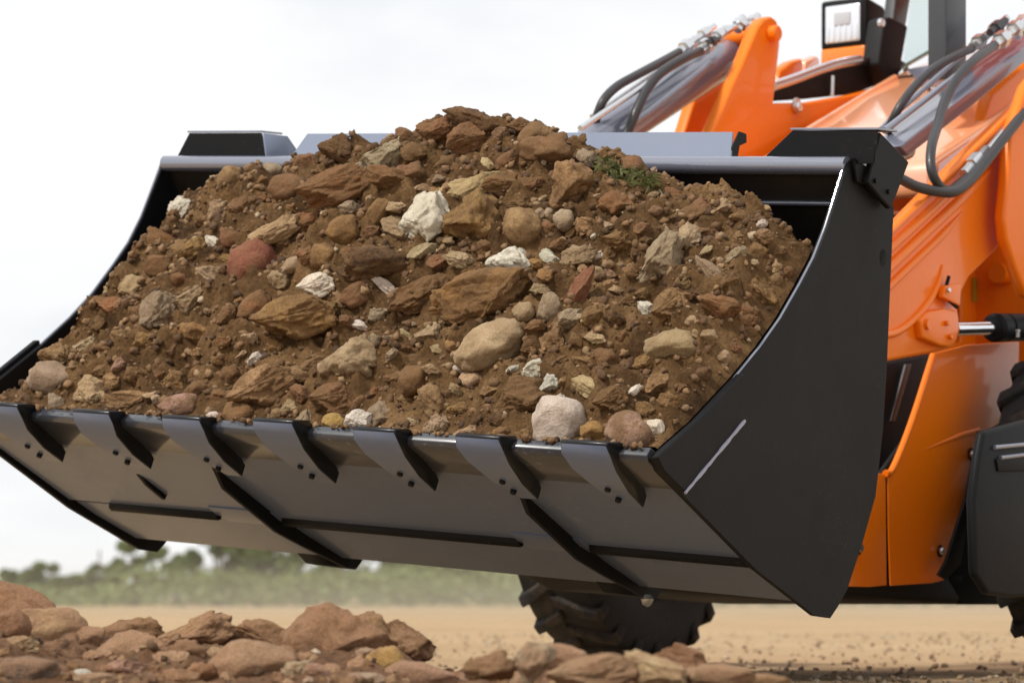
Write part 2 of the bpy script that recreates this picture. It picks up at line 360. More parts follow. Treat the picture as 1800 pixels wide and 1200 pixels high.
# ---- underside: floor plate and heel plate with the dark joint between them
fl = [(0.0, -0.004), (-0.498, -0.236)]
shell('floor_plate', fl, -0.010, 0.006, BW - 0.006, 'grey', bucket)
# (front plate curves over just before the joint)
hp = [(-0.527, -0.240), (-0.62, -0.280), (-0.80, -0.346)]
shell('heel_plate', hp, -0.009, 0.006, BW - 0.006, 'grey', bucket)
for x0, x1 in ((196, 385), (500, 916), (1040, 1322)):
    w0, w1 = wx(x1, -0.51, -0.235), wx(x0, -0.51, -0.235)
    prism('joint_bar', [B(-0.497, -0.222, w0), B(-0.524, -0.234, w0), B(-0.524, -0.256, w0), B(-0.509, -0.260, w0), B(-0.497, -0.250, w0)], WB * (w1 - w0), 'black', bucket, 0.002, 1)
for x0, x1 in ((385, 500), (915, 1040)):
    w0, w1 = wx(x1, -0.51, -0.235), wx(x0, -0.51, -0.235)
    shell('joint_patch', [(-0.46, -0.2225), (-0.50, -0.2430), (-0.56, -0.2610)], -0.008, w0, w1, 'grey', bucket)
ribd = lambda s, t: (-0.895 * s + 0.447 * t * -1 * -1, -0.447 * s - 0.895 * t)
def rib(px, s0, s1, dep, th=0.015):
    w = wx(px, -0.51, -0.235)
    pts = [(-0.895 * s0, -0.41 * s0 - 0.004), (-0.895 * s1 + 0.0, -0.335 if s1 > 0.8 else -0.42 * s1 + 0.0), ]
    low = [(a, b - dep) for a, b in pts]
    poly = [pts[0], (pts[0][0] - 0.05, pts[0][1] - 0.02 - dep)] + ([(-0.50, -0.226 - dep - .01), (-0.62, -0.274 - dep)] if s1 > 0.8 else []) + [(pts[1][0], pts[1][1] - dep), (pts[1][0] - 0.02, pts[1][1] + 0.02)]
    if s1 > 0.8: poly += [(-0.62, -0.262), (-0.50, -0.214)]
    prism('rib', [B(a, b, w) for a, b in poly], WB * th, 'black', bucket, 0.002, 1)
rib(494, 0.235, 0.93, 0.042); rib(1024, 0.235, 0.93, 0.042); rib(330, 0.32, 0.46, 0.018)
# mounting ears behind the heel
for px in (560, 1090):
    w = wx(px, -0.80, -0.34)
    prism('mounting_ear', [B(a, b, w - 0.02) for a, b in ((-0.76, -0.32), (-0.84, -0.375), (-0.96, -0.385), (-1.05, -0.30), (-1.10, -0.05), (-1.03, -0.12), (-0.95, -0.28))], WB * 0.10, 'black', bucket, 0.004, 1)
# ---- cutting edge and teeth
ce = [(0.010, 0.006), (-0.006, 0.026), (-0.14, -0.026), (-0.14, -0.044), (-0.135, -0.0725), (0.002, -0.010)]
prism('cutting_edge', [B(a, b, 0.0) for a, b in ce], WB * BW, 'edge', bucket, 0.002, 1)
def tooth_pt(s, t): return (-0.895 * s - 0.447 * t, -0.447 * s + 0.895 * t)
tooth_w = [wx(px, -0.20, -0.10) for px in (1150, 965, 785, 610, 445, 285, 130, -32)]
t_prof = [(-0.075, -0.004), (-0.03, 0.020), (0.05, 0.030), (0.10, 0.026), (0.115, 0.004), (0.198, -0.008), (0.204, -0.040), (0.10, -0.050), (0.0, -0.046), (-0.05, -0.030), (-0.075, -0.013)]
t_half = [0.074, 0.084, 0.074, 0.060, 0.058, 0.032, 0.030, 0.052, 0.074, 0.082, 0.074]
rt = random.Random(5)
for i, w in enumerate(tooth_w):
    vs_ = []; n = len(t_prof); wear = rt.uniform(-0.008, 0.010); skew = rt.uniform(-0.006, 0.006)
    for sgn in (0, 1):
        for q, (s, t) in enumerate(t_prof):
            if s < -0.02: s += wear
            half = t_half[q]
            a, b = tooth_pt(s, t); vs_.append(B(a, b + 0.004, w + (half if sgn else -half * 0.8) + 0.03 + (skew if s < 0 else 0)))
    fs = [tuple(range(n - 1, -1, -1)), tuple(range(n, 2 * n))] + [(k, (k + 1) % n, n + (k + 1) % n, n + k) for k in range(n)]
    th = mk('tooth', vs_, fs, 'tooth', bucket, 0.0028, 1); th.data.materials.append(M['grey'])
    dn = (B(*tooth_pt(0, -1), 0) - B(0, 0, 0)).normalized()
    for p_ in th.data.polygons:
        if p_.normal.dot(dn) > 0.8: p_.material_index = 1
    for s in (0.09, 0.145):
        a, b = tooth_pt(s, -0.040); nrm = B(*tooth_pt(s, -0.1), 0) - B(*tooth_pt(s, 0), 0)
        bolt('bolt', B(a, b, w + 0.046), nrm, 0.009, 0.013, 'black', bucket)
# ---- spill guard above the lip
def lipw(px): return wx(px, -0.85, 0.80)
def guard(x0t, x1t, x0b, x1b, a0, b0, a1, b1, mat, th=0.008):
    P = [B(a0, b0, wx(x0b, a0, b0)), B(a0, b0, wx(x1b, a0, b0)), B(a1, b1, wx(x1t, a1, b1)), B(a1, b1, wx(x0t, a1, b1))]
    nrm = (P[1] - P[0]).cross(P[3] - P[0]).normalized()
    if nrm.y < 0: nrm = -nrm
    return prism('guard_plate', P, nrm * th, mat, bucket, 0.002, 1)
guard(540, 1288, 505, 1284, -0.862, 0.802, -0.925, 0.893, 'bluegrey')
g_l = guard(332, 458, 306, 470, -0.862, 0.80, -0.855, 0.886, 'black')
g_r = guard(1392, 1542, 1332, 1536, -0.862, 0.80, -0.855, 0.886, 'black')
# folded top flanges and return cheek of the end guards, its light coloured in
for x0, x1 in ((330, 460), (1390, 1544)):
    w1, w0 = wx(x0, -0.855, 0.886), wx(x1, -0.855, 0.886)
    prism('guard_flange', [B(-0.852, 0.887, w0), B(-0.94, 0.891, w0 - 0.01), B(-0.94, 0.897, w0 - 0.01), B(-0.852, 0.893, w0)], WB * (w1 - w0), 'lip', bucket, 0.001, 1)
w = wx(470, -0.862, 0.80)
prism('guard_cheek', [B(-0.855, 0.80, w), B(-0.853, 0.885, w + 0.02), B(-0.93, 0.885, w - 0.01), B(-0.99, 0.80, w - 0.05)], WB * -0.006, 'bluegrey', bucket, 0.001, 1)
w = wx(1286, -0.9, 0.83)
prism('guard_cheek', [B(-0.862, 0.80, w), B(-0.925, 0.893, w), B(-0.96, 0.891, w), B(-0.965, 0.868, w), B(-0.93, 0.855, w), B(-0.92, 0.80, w)], WB * -0.006, 'black', bucket, 0.001, 1)
# end bracket bolted outside the near corner
eb = [(1548, 232), (1599, 285), (1567, 368), (1546, 345), (1525, 320)]
prism('end_bracket', [mp(x, y, -0.045, WB) for x, y in eb], WB * 0.02, 'black', bucket, 0.004, 1)
for x, y in ((1538, 318), (1561, 337)): bolt('bolt', mp(x, y, -0.045, WB), -WB, 0.007, 0.006, 'black', bucket)
prism('corner_gusset', [B(*bpB(x, y, -0.016), -0.016) for x, y in ((1494, 276), (1516, 292), (1545, 300), (1540, 330), (1500, 320))], WB * -0.012, 'black', bucket, 0.002, 1)
# grease fitting hanging under the near rib
gf = mp(1138, 1052, 0.45)
tube('grease_fitting', [gf + Vector((0, 0, 0.012)), gf, gf - Vector((0, 0, 0.012)), gf + Vector((0.004, 0, -0.02))], [0.010, 0.018, 0.014, 0.004], 'zinc', loader, 10)

# ---- helpers for lengthwise plates and round parts of the machine
def plate(name, pts, w, th, mat, parent=loader, bev=0.008, seg=3): return prism(name, [mp(x, y, w) for x, y in pts], WM * th, mat, parent, bev, seg)
def path(pts): return [mp(*p) for p in pts]
def hose(pts, r=0.014, parent=loader): return tube('hose', spline(path(pts), 8), r, 'hose', parent, 12)

# ---- far lift linkage
plate('lever_plate', [(1250, 300), (1252, 232), (1268, 195), (1285, 155), (1305, 112), (1322, 72), (1333, 46), (1343, 33), (1356, 28), (1366, 35), (1371, 50), (1372, 78), (1367, 125), (1361, 181), (1420, 180), (1500, 166), (1570, 148), (1580, 300)], 1.52, 0.05, 'orange', bev=0.012)
c = mp(1354, 60, 1.52)
tube('pivot_pin', [c - WM * 0.035, c - WM * 0.03, c + WM * 0.3, c + WM * 0.301], [0.022, 0.028, 0.028, 0.02], 'orange', loader, 18)
bolt('bolt', mp(1395, 190, 1.52), -WM, 0.020, 0.03, 'zinc', loader)
bolt('washer', mp(1399, 186, 1.515), -WM, 0.028, 0.008, 'zinc', loader, 16)
plate('lever_plate', [(1200, 245), (1224, 168), (1300, 100), (1325, 70), (1338, 60), (1340, 130), (1270, 245)], 1.86, 0.05, 'orange', bev=0.01)
ax0, ax1 = mp(1327, 68, 1.70), mp(1030, 262, 1.70)
cyl = tube('hydraulic_cylinder', [ax0, ax0.lerp(ax1, 0.02), ax0.lerp(ax1, 0.03), ax0.lerp(ax1, 0.97), ax1], [0.04, 0.062, 0.066, 0.066, 0.05], 'cyl', loader, 28)
cyl['label'] = 'dark blue-grey hydraulic cylinder beside the far lever'
tube('steel_pipe', path([(1300, 44, 1.60), (1285, 52, 1.60), (1160, 132, 1.60), (1020, 226, 1.60)]), 0.010, 'zinc', cyl, 10)
tube('steel_pipe', path([(1250, 60, 1.74), (1190, 100, 1.74), (1040, 205, 1.74)]), 0.008, 'zinc', cyl, 10)
tube('rib_bar', path([(1250, 112, 1.62), (1140, 198, 1.62), (1090, 232, 1.62)]), 0.012, 'cyl', cyl, 10)
hose([(1194, 92, 1.70), (1165, 108, 1.68), (1120, 132, 1.66), (1085, 152, 1.66), (1062, 175, 1.66), (1050, 202, 1.68), (1040, 235, 1.72)], 0.0155, cyl)
hose([(1232, 90, 1.60), (1200, 104, 1.58), (1160, 130, 1.58), (1136, 160, 1.58), (1120, 192, 1.58), (1100, 240, 1.60)], 0.0165, cyl)
def fitting(x, y, w, x2, y2, r, parent, mat='zinc'):
    a, b = mp(x, y, w), mp(x2, y2, w); d = b - a
    tube('fitting', [a, a + d * 0.3, a + d * 0.31, a + d * 0.62, a + d * 0.63, b], [r * 0.8, r * 0.8, r * 1.25, r * 1.25, r * 0.7, r * 0.7], mat, parent, 6)
for f_ in ((1192, 94, 1.70, 1222, 68, 0.020), (1222, 70, 1.70, 1256, 46, 0.016), (1230, 91, 1.60, 1254, 70, 0.022), (1252, 72, 1.60, 1275, 50, 0.018), (1296, 54, 1.60, 1306, 30, 0.022), (1318, 48, 1.66, 1332, 27, 0.020), (1262, 62, 1.6, 1290, 46, 0.014)): fitting(*f_, cyl)
fitting(1242, 76, 1.585, 1262, 70, 0.016, cyl, 'hose')

tube('rod', [ax1, ax1.lerp(B(-1.05, 0.62, 1.62), 0.9), B(-1.05, 0.62, 1.62)], 0.03, 'chrome', cyl, 14)
far_arm = plate('lift_arm', [(1262, 300), (1400, 300), (1500, 470), (1440, 640), (1240, 700), (1215, 600), (1330, 480)], 1.52, 0.05, 'orange', bev=0.01)
far_arm['label'] = 'far orange lift arm behind the bucket'
# ---- near lift linkage
cyl2 = plate('tilt_link', [(1597, 274), (1582, 257), (1700, 164), (1800, 85), (1900, 5), (1900, 31), (1800, 111), (1700, 194)], 0.55, 0.12, 'cyl', bev=0.004)
cyl2['label'] = 'dark blue-grey box-section link beside the near arm'
tube('link_eye', [mp(1592, 262, 0.61), B(-1.09, 0.62, 0.62)], 0.035, 'cyl', cyl2, 14)
tube('steel_pipe', path([(1780, 58, 0.52), (1740, 88, 0.50), (1640, 165, 0.50), (1555, 230, 0.50)]), 0.011, 'cyl', cyl2, 10)
tube('steel_pipe', path([(1770, 40, 0.64), (1700, 90, 0.66), (1575, 200, 0.66), (1548, 228, 0.66)]), 0.009, 'cyl', cyl2, 10)
hose([(1708, 86, 0.62), (1680, 98, 0.60), (1640, 122, 0.60), (1610, 150, 0.60), (1588, 178, 0.60), (1572, 205, 0.62), (1560, 232, 0.66)], 0.0145, cyl2)
hose([(1748, 80, 0.50), (1715, 104, 0.47), (1685, 135, 0.46), (1662, 175, 0.45), (1650, 215, 0.42), (1638, 255, 0.38), (1636, 290, 0.36), (1645, 318, 0.35), (1664, 336, 0.35), (1690, 322, 0.35), (1712, 298, 0.36)], 0.0155, cyl2)
hose([(1570, 306, 0.42), (1590, 318, 0.40), (1620, 331, 0.37), (1672, 338, 0.33), (1702, 320, 0.32), (1728, 290, 0.32), (1770, 236, 0.32), (1800, 198, 0.32)], 0.0165)
for f_ in ((1708, 84, 0.62, 1735, 62, 0.020), (1733, 64, 0.62, 1770, 32, 0.017), (1748, 80, 0.50, 1776, 58, 0.023), (1774, 60, 0.50, 1796, 40, 0.022), (1786, 62, 0.52, 1812, 22, 0.024)): fitting(*f_, cyl2)
fitting(1740, 58, 0.57, 1768, 36, 0.017, cyl2, 'hose')
fitting(1694, 306, 0.36, 1735, 262, 0.020, cyl2); tube('steel_pipe', path([(1722, 284, 0.36), (1790, 205, 0.36), (1830, 160, 0.36)]), 0.017, 'zinc', cyl2, 12)
# lever behind the near cylinder, then the main arm
plate('lever_plate', [(1722, 262), (1726, 225), (1744, 168), (1800, 118), (1860, 70), (1880, 200), (1770, 280)], 0.70, 0.05, 'orange')
arm = plate('lift_arm', [(1500, 648), (1552, 637), (1640, 620), (1668, 612), (1680, 606), (1686, 560), (1684, 540), (1692, 512), (1704, 488), (1730, 462), (1752, 440), (1764, 415), (1768, 385), (1772, 330), (1774, 262), (1800, 240), (1900, 150), (1900, 90), (1830, 150), (1777, 200), (1700, 273), (1650, 323), (1590, 384), (1545, 430), (1500, 470)], 0.40, 0.05, 'orange', bev=0.012)
arm['label'] = 'near orange lift arm with pressed ribs'
for pts, r in (([(1545, 452), (1600, 402), (1660, 346), (1712, 296)], 0.016), ([(1545, 486), (1610, 424), (1676, 362), (1740, 300)], 0.017), ([(1545, 520), (1600, 466), (1650, 418), (1690, 374)], 0.013), ([(1548, 590), (1575, 584), (1605, 562), (1632, 530), (1648, 498), (1656, 466)], 0.012)):
    P = spline([mp(x, y, 0.400) - WM * 0.001 for x, y in pts], 6); k = len(P)
    tube('pressed_rib', P, [r * (0.3 + 0.7 * min(1, 4 * (1 - i / (k - 1)))) for i in range(k)], 'orange', arm, 14)
tube('arm_flange', path([(1530, 442, 0.39), (1600, 374, 0.39), (1700, 275, 0.39), (1830, 150, 0.39)]), 0.012, 'orange', arm, 10)
# upright plate at the right edge
plate('arm_upright', [(1778, 232), (1806, 150), (1846, 100), (1900, 80), (1900, 560), (1806, 520), (1786, 470), (1770, 420), (1766, 380), (1772, 320)], 0.32, 0.04, 'orange', bev=0.012)
# pin bracket, rod and steering cylinder
brk = plate('pin_bracket', [(1618, 562), (1632, 548), (1660, 542), (1684, 546), (1688, 575), (1682, 600), (1670, 610), (1655, 608), (1622, 594)], 0.375, 0.03, 'orange', bev=0.008)
tube('pin_boss', [mp(1628, 570, 0.375) - WM * 0.012, mp(1628, 570, 0.375) + WM * 0.02], [0.016, 0.02], 'orange', brk, 14)
for x, y in ((1662, 568), (1668, 592)): bolt('bolt', mp(x, y, 0.375), -WM, 0.009, 0.012, 'orange', brk)
a, b, c_, d_ = mp(1676, 578, 0.42), mp(1752, 576, 0.42), mp(1746, 576, 0.42), mp(1900, 574, 0.42)
sc_ = tube('hydraulic_cylinder', [c_, c_.lerp(d_, .015), c_.lerp(d_, .10), c_.lerp(d_, .105), c_.lerp(d_, .125), c_.lerp(d_, .13), d_], [0.036, 0.046, 0.046, 0.038, 0.038, 0.045, 0.045], 'black', loader, 24)
sc_['label'] = 'short black cylinder with a chrome rod at the right edge'
tube('rod', [a, b], 0.022, 'chrome', sc_, 20)
# small white mark on the cylinder
mk_c = mp(1792, 586, 0.372)
prism('maker_mark', [mk_c + FM * 0.010 + Vector((0, 0, 0.012)), mk_c - FM * 0.006 + Vector((0, 0, 0.012)), mk_c - FM * 0.006 + Vector((0, 0, 0.008)), mk_c + FM * 0.000 + Vector((0, 0, 0.008)), mk_c + FM * 0.000 - Vector((0, 0, 0.012)), mk_c + FM * 0.004 - Vector((0, 0, 0.012)), mk_c + FM * 0.004 + Vector((0, 0, 0.008)), mk_c + FM * 0.010 + Vector((0, 0, 0.008))], WM * 0.01, 'white_mark', sc_, 0)
# latch on the arm edge
plate('latch_plate', [(1658, 522), (1662, 502), (1690, 498), (1688, 538)], 0.37, 0.02, 'orange', arm, 0.003)
bolt('bolt', mp(1664, 510, 0.37), -WM, 0.009, 0.012, 'zinc', arm); tube('latch_pin', path([(1668, 486, 0.38), (1664, 500, 0.38), (1661, 522, 0.38), (1682, 540, 0.38)]), 0.006, 'black', arm, 8)
# chassis tower behind the arm (in the arm's shade)
tower = plate('chassis_side', [(1690, 440), (1900, 420), (1900, 760), (1788, 742), (1722, 757), (1640, 700), (1640, 618), (1690, 600)], 0.98, 0.05, 'orange')
bs = mp(1745, 484, 0.98); tube('pivot_boss', [bs - WM * 0.10, bs - WM * 0.095, bs + WM * 0.05], [0.030, 0.036, 0.036], 'orange', tower, 20)
bs2 = mp(1775, 484, 0.86); tube('pivot_boss', [bs2 - FM * 0.1, bs2 + FM * 0.1], 0.034, 'orange', tower, 18)
for q in ([(1710, 488), (1717, 488), (1717, 530), (1710, 530)], [(1717, 522), (1766, 522), (1766, 530), (1717, 530)]): plate('sticker_edge', q, 0.974, 0.003, 'yellow', tower, 0)

# ---- front skirt panels below the arm
plate('skirt_panel', [(1562, 836), (1568, 826), (1600, 740), (1638, 622), (1700, 606), (1792, 600), (1788, 742), (1722, 757), (1720, 772), (1727, 776), (1722, 792), (1700, 880), (1662, 1000), (1660, 1019), (1640, 1024), (1566, 1029), (1563, 930)], 0.56, 0.006, 'orange', bev=0.0025)
plate('skirt_panel', [(1478, 1030), (1500, 972), (1524, 905), (1540, 832), (1557, 832), (1558, 930), (1559, 1028), (1530, 1031)], 0.562, 0.006, 'orange', bev=0.0025)
plate('inner_panel', [(1486, 1026), (1505, 972), (1528, 905), (1544, 838), (1600, 760), (1700, 770), (1690, 900), (1655, 1014), (1560, 1024)], 0.60, 0.02, 'plastic')
tube('pressed_edge', spline([mp(x, y, 0.56) for x, y in ((1640, 624), (1602, 742), (1570, 822), (1556, 832))], 5), 0.011, 'orange', loader, 10)
tube('pressed_crease', [mp(x, y, 0.562) for x, y in ((1620, 792), (1650, 780), (1690, 764), (1720, 756))], [0.002, 0.006, 0.009, 0.010], 'orange', loader, 10)
for x, y, s in ((1508, 962, 0.015), (1706, 798, 0.014), (1652, 968, 0.013)): bolt('bolt', mp(x, y, 0.555), -WM, s, 0.014, 'zinc', loader); bolt('washer', mp(x, y, 0.558), -WM, s * 1.5, 0.004, 'black', loader, 16)
plate('mud_flap', [(1540, 640), (1640, 622), (1640, 700), (1560, 850), (1500, 850)], 0.72, 0.03, 'plastic')
plate('bright_strip', [(1593, 640), (1603, 640), (1574, 740), (1566, 740)], 0.70, 0.01, 'cab', bev=0.002)
# frame cross beam, dark underside
plate('frame_beam', [(1340, 1000), (1700, 1000), (1690, 1062), (1560, 1050), (1400, 1036)], 0.62, 0.9, 'plastic', bev=0.02)
plate('front_frame', [(1380, 640), (1560, 640), (1560, 1010), (1400, 1010)], 1.0, 0.3, 'black')

# ---- hood and its surroundings
A_, B_ = mp(1420, 222, 1.47), mp(1552, 141, 1.47)
dirn = (B_ - A_)
hood_prof = [A_ - dirn * 1.05 - Vector((0, 0, 0.02)), A_ - dirn * 1.0, A_, A_ + dirn * 0.5 + Vector((0, 0, 0.008)), B_, B_ + dirn * 0.35 - Vector((0, 0, 0.01)), B_ + dirn * 1.5 - Vector((0, 0, 0.10)), B_ + dirn * 1.5 - Vector((0, 0, 0.5)), A_ - dirn * 1.05 - Vector((0, 0, 0.12))]
hood = prism('hood', hood_prof, -WM * 0.80, 'orange_sky_lit', loader, 0.03, 3)
tube('hood_seam', [p + Vector((0, 0, 0.003)) for p in (B_ - WM * 0.02, B_ - WM * 0.78)], 0.005, 'black', hood, 8)
tube('hood_edge', [p for p in (A_ - WM * 0.04 - dirn * 0.3, A_ - WM * 0.04, B_ - WM * 0.05)], 0.016, 'orange_sky_lit', hood, 10)
plate('front_grille', [(1500, 372), (1600, 372), (1600, 640), (1500, 640)], 0.95, 0.3, 'plastic')
plate('grille_trim', [(1540, 368), (1600, 372), (1596, 378), (1540, 378)], 0.90, 0.02, 'orange', bev=0.003)
# dark rail panel with a silver top edge on the far side
rail = plate('side_rail', [(1358, 178), (1359, 156), (1395, 144), (1428, 132), (1462, 120), (1500, 110), (1545, 106), (1572, 110), (1590, 120), (1572, 140), (1500, 166), (1420, 174)], 1.60, 0.03, 'plastic')
tube('silver_trim', spline(path([(1358, 152, 1.59), (1395, 140, 1.59), (1462, 116, 1.59), (1510, 106, 1.59)]), 5), 0.019, 'zinc', rail, 10)
tube('grab_bar', spline(path([(1510, 106, 1.59), (1545, 104, 1.58), (1575, 108, 1.56), (1592, 120, 1.54), (1590, 140, 1.5)]), 5), 0.011, 'hose', rail, 10)
tube('silver_post', path([(1463, 134, 1.58), (1462, 168, 1.58)]), 0.009, 'zinc', rail, 10)
plate('fender_bracket', [(1366, 150), (1372, 122), (1392, 108), (1411, 102), (1414, 120), (1408, 140)], 1.95, 0.05, 'orange', bev=0.012)
plate('fender_bracket', [(1414, 140), (1418, 106), (1434, 98), (1441, 100), (1446, 140)], 2.05, 0.05, 'orange_sky_lit', bev=0.012)  # strong light on this bracket painted in by the paler orange

# ---- work lamp
lw = 1.78; cab_w_ = 1.58
lc = mp(1482, 42, lw); Z = Vector((0, 0, 1))
def boxf(name, c, hw, hh, d0, d1, mat, parent, bev, taper=1.0):
    P = []
    for d, k in ((d0, 1.0), (d1, taper)):
        P += [c + WM * hw * k * sx - FM * d + Z * hh * k * sz for sx, sz in ((1, -1), (-1, -1), (-1, 1), (1, 1))]
    return mk(name, P, [(3, 2, 1, 0), (4, 5, 6, 7), (0, 1, 5, 4), (1, 2, 6, 5), (2, 3, 7, 6), (3, 0, 4, 7)], mat, parent, bev, 3)
lamp = boxf('work_lamp', lc, 0.100, 0.096, 0.0, 0.18, 'plastic', loader, 0.014, 0.85)
boxf('lens', lc, 0.076, 0.072, -0.006, 0.010, 'lens', lamp, 0.006)
boxf('bulb_shield', lc + Z * 0.018, 0.036, 0.026, -0.010, 0.0, 'shield', lamp, 0.004)
for k in range(6): boxf('lens_flute', lc + WM * (0.062 - 0.0248 * k) - Z * 0.035, 0.004, 0.030, -0.009, 0.0, 'lens', lamp, 0.002)
boxf('reflector_rim', lc, 0.088, 0.084, -0.003, 0.006, 'black', lamp, 0.004)
lc2 = mp(1481, 97, lw); ind = boxf('turn_signal', lc2, 0.098, 0.032, 0.0, 0.11, 'amber', loader, 0.012, 0.95)
tube('lamp_bracket', [lc - FM * 0.12, lc - FM * 0.16 - WM * 0.03, mp(1565, 60, cab_w_)], 0.02, 'cab', lamp, 10)
boxf('lamp_mount', mp(1525, 96, lw - 0.06), 0.03, 0.06, 0.08, 0.14, 'plastic', lamp, 0.005)

# ---- cab: posts, glass, roof
cab_w = 1.55
plate('cab_post', [(1572, 140), (1562, 120), (1576, -4), (1590, -120), (1626, -120), (1602, -4), (1594, 42), (1582, 108)], cab_w, 0.05, 'cab', bev=0.01)
plate('post_cover', [(1560, 150), (1545, 112), (1556, 34), (1566, 30), (1597, 46), (1586, 108), (1578, 150)], cab_w - 0.015, 0.075, 'plastic', bev=0.01)
bolt('mirror_pin', mp(1545, 41, cab_w - 0.04), -WM, 0.016, 0.02, 'zinc', loader, 14)
plate('cab_post', [(1663, 140), (1663, -120), (1700, -120), (1700, 140)], 0.74, 0.07, 'cab', bev=0.01)
gp = [mp(1586, 118, 1.5), mp(1663, 76, 0.80), mp(1663, -120, 0.80), mp(1615, -120, 1.5)]
prism('windscreen', gp, Vector((0.004, 0.006, 0)), 'glass', loader, 0)
tube('glass_edge', [mp(1588, 118, 1.5), mp(1664, 74, 0.80)], 0.008, 'glass_edge', loader, 8)
prism('cowl', [mp(1590, 122, 1.5), mp(1664, 108, 0.80), mp(1664, 150, 0.80), mp(1590, 150, 1.5)], Vector((0.03, 0.05, 0)), 'bluegrey', loader, 0.005)
prism('cab_roof', [mp(1560, -110, 1.6), mp(1720, -110, 0.70), mp(1720, -110, 0.70) - FM * 1.3, mp(1560, -110, 1.6) - FM * 1.3], Vector((0, 0, 0.12)), 'orange', loader, 0.03)
rear0 = mp(1700, 140, 0.72) - FM * 1.2
prism('cab_post', [rear0, rear0 + FM * 0.08, rear0 + FM * 0.08 + Z * 0.75, rear0 + Z * 0.75], WM * 0.07, 'cab', loader, 0.01)
# rear body, out of the frame to the right
rb = mp(1880, 700, 0.62)
prism('engine_body', [rb, rb - FM * 1.6, rb - FM * 1.6 + Z * 1.0, rb + Z * 1.0], WM * 1.1, 'orange', loader, 0.04)

# ---- wheels
def wheel(center, R, width):
    w0 = width / 2
    def ring(rs): # list of (radius, offset) -> lathe round WM
        vs_ = []; fs = []; S = 56
        for k in range(S):
            t = 2 * math.pi * k / S; d = FM * math.cos(t) + Z * math.sin(t)
            for r, o in rs: vs_.append(center + d * r + WM * o)
        n = len(rs)
        for k in range(S):
            for i in range(n - 1): a = k * n + i; b = ((k + 1) % S) * n + i; fs.append((a, a + 1, b + 1, b))
        return vs_, fs
    rim = mk('wheel', *ring([(0.02, -w0 * 0.35), (R * 0.28, -w0 * 0.4), (R * 0.34, -w0 * 0.6), (R * 0.50, -w0 * 0.75), (R * 0.55, -w0 * 0.95), (R * 0.55, w0 * 0.95), (R * 0.50, w0 * 0.7), (R * 0.2, w0 * 0.5), (0.02, w0 * 0.5)]), 'cab', loader, smooth=True, origin=center)
    mk('tyre', *ring([(R * 0.53, -w0 * 0.8), (R * 0.58, -w0 * 0.96), (R * 0.72, -w0 * 1.05), (R * 0.86, -w0 * 1.0), (R * 0.92, -w0 * 0.9), (R * 0.945, -w0 * 0.5), (R * 0.95, 0), (R * 0.945, w0 * 0.5), (R * 0.92, w0 * 0.9), (R * 0.86, w0 * 1.0), (R * 0.72, w0 * 1.05), (R * 0.58, w0 * 0.96), (R * 0.53, w0 * 0.8)]), 'tyre', rim, smooth=True, origin=center)
    N = 24
    first = {}
    for k in range(N):
        for sd in (-1, 1):
            t = 2 * math.pi * (k + (0.5 if sd > 0 else 0)) / N
            if sd not in first:
                P = []
                for (rr, o, tt) in ((0.84, 1.02, 0.0), (0.925, 0.98, 0.0), (0.94, 0.5, 0.07), (0.94, -0.05, 0.16)):
                    for lift in (0, 1):
                        for e in (-1, 1):
                            ang = tt + e * (0.042 if lift else 0.054); r = R * (rr - 0.01 + lift * 0.048)
                            P.append(FM * math.cos(ang) * r + Z * math.sin(ang) * r + WM * o * w0 * sd * (1.03 if lift else 1))
                fs = []
                for i in range(3):
                    q = i * 4
                    for a, b in ((0, 1), (1, 3), (3, 2), (2, 0)): fs.append((q + a, q + b, q + 4 + b, q + 4 + a))
                fs += [(0, 2, 3, 1), (12, 13, 15, 14)]
                first[sd] = mk('lug', [center + p for p in P], fs, 'tread', rim, 0.006, 1, origin=center)
                o = first[sd]
            else:
                o = first[sd].copy(); COL.objects.link(o); o.parent = rim
            o.rotation_mode = 'QUATERNION'; o.rotation_quaternion = Matrix.Rotation(t, 4, FM.cross(Z)).to_quaternion()
    for k in range(6):
        t = 2 * math.pi * k / 6; d = FM * math.cos(t) + Z * math.sin(t)
        bolt('wheel_nut', center + d * R * 0.2 - WM * w0 * 0.34, -WM, 0.014, 0.03, 'zinc', rim)
    return rim
RW = 0.56
wc_far = mp(1156, 900, 1.95); wc_far.z = RW - 0.012; wheel(wc_far + WM * 0.15, RW, 0.30)
wc_near = wc_far - WM * 1.70; wc_near.z = RW - 0.012; wheel(wc_near, RW, 0.30)
tube('axle', [wc_far + WM * 0.1, wc_near + WM * 0.05], 0.06, 'black', loader, 14)
# black fender and step over the near wheel
fen = plate('fender', [(1730, 757), (1800, 738), (1920, 715), (1920, 1040), (1840, 1046), (1780, 1050), (1738, 1044), (1716, 1010), (1712, 880), (1722, 800)], 0.06, 0.03, 'black', bev=0.014)
plate('fender_front', [(1722, 757), (1760, 748), (1760, 850), (1716, 880), (1700, 930), (1690, 990), (1664, 1018), (1650, 1010), (1664, 985), (1700, 870)], 0.50, 0.012, 'plastic', bev=0.005)
plate('inner_guard', [(1655, 1005), (1700, 860), (1740, 800), (1920, 780), (1920, 1062), (1690, 1062)], 0.62, 0.03, 'plastic')
for y, x0 in ((783, 1748), (801, 1758)): tube('step_bar', path([(x0, y + 3, 0.055), (1800, y - 2, 0.055), (1860, y - 8, 0.055)]), 0.007, 'cyl', fen, 10)
plate('fender_recess', [(1752, 806), (1860, 800), (1860, 826), (1756, 828)], 0.053, 0.012, 'black', fen, 0.003)

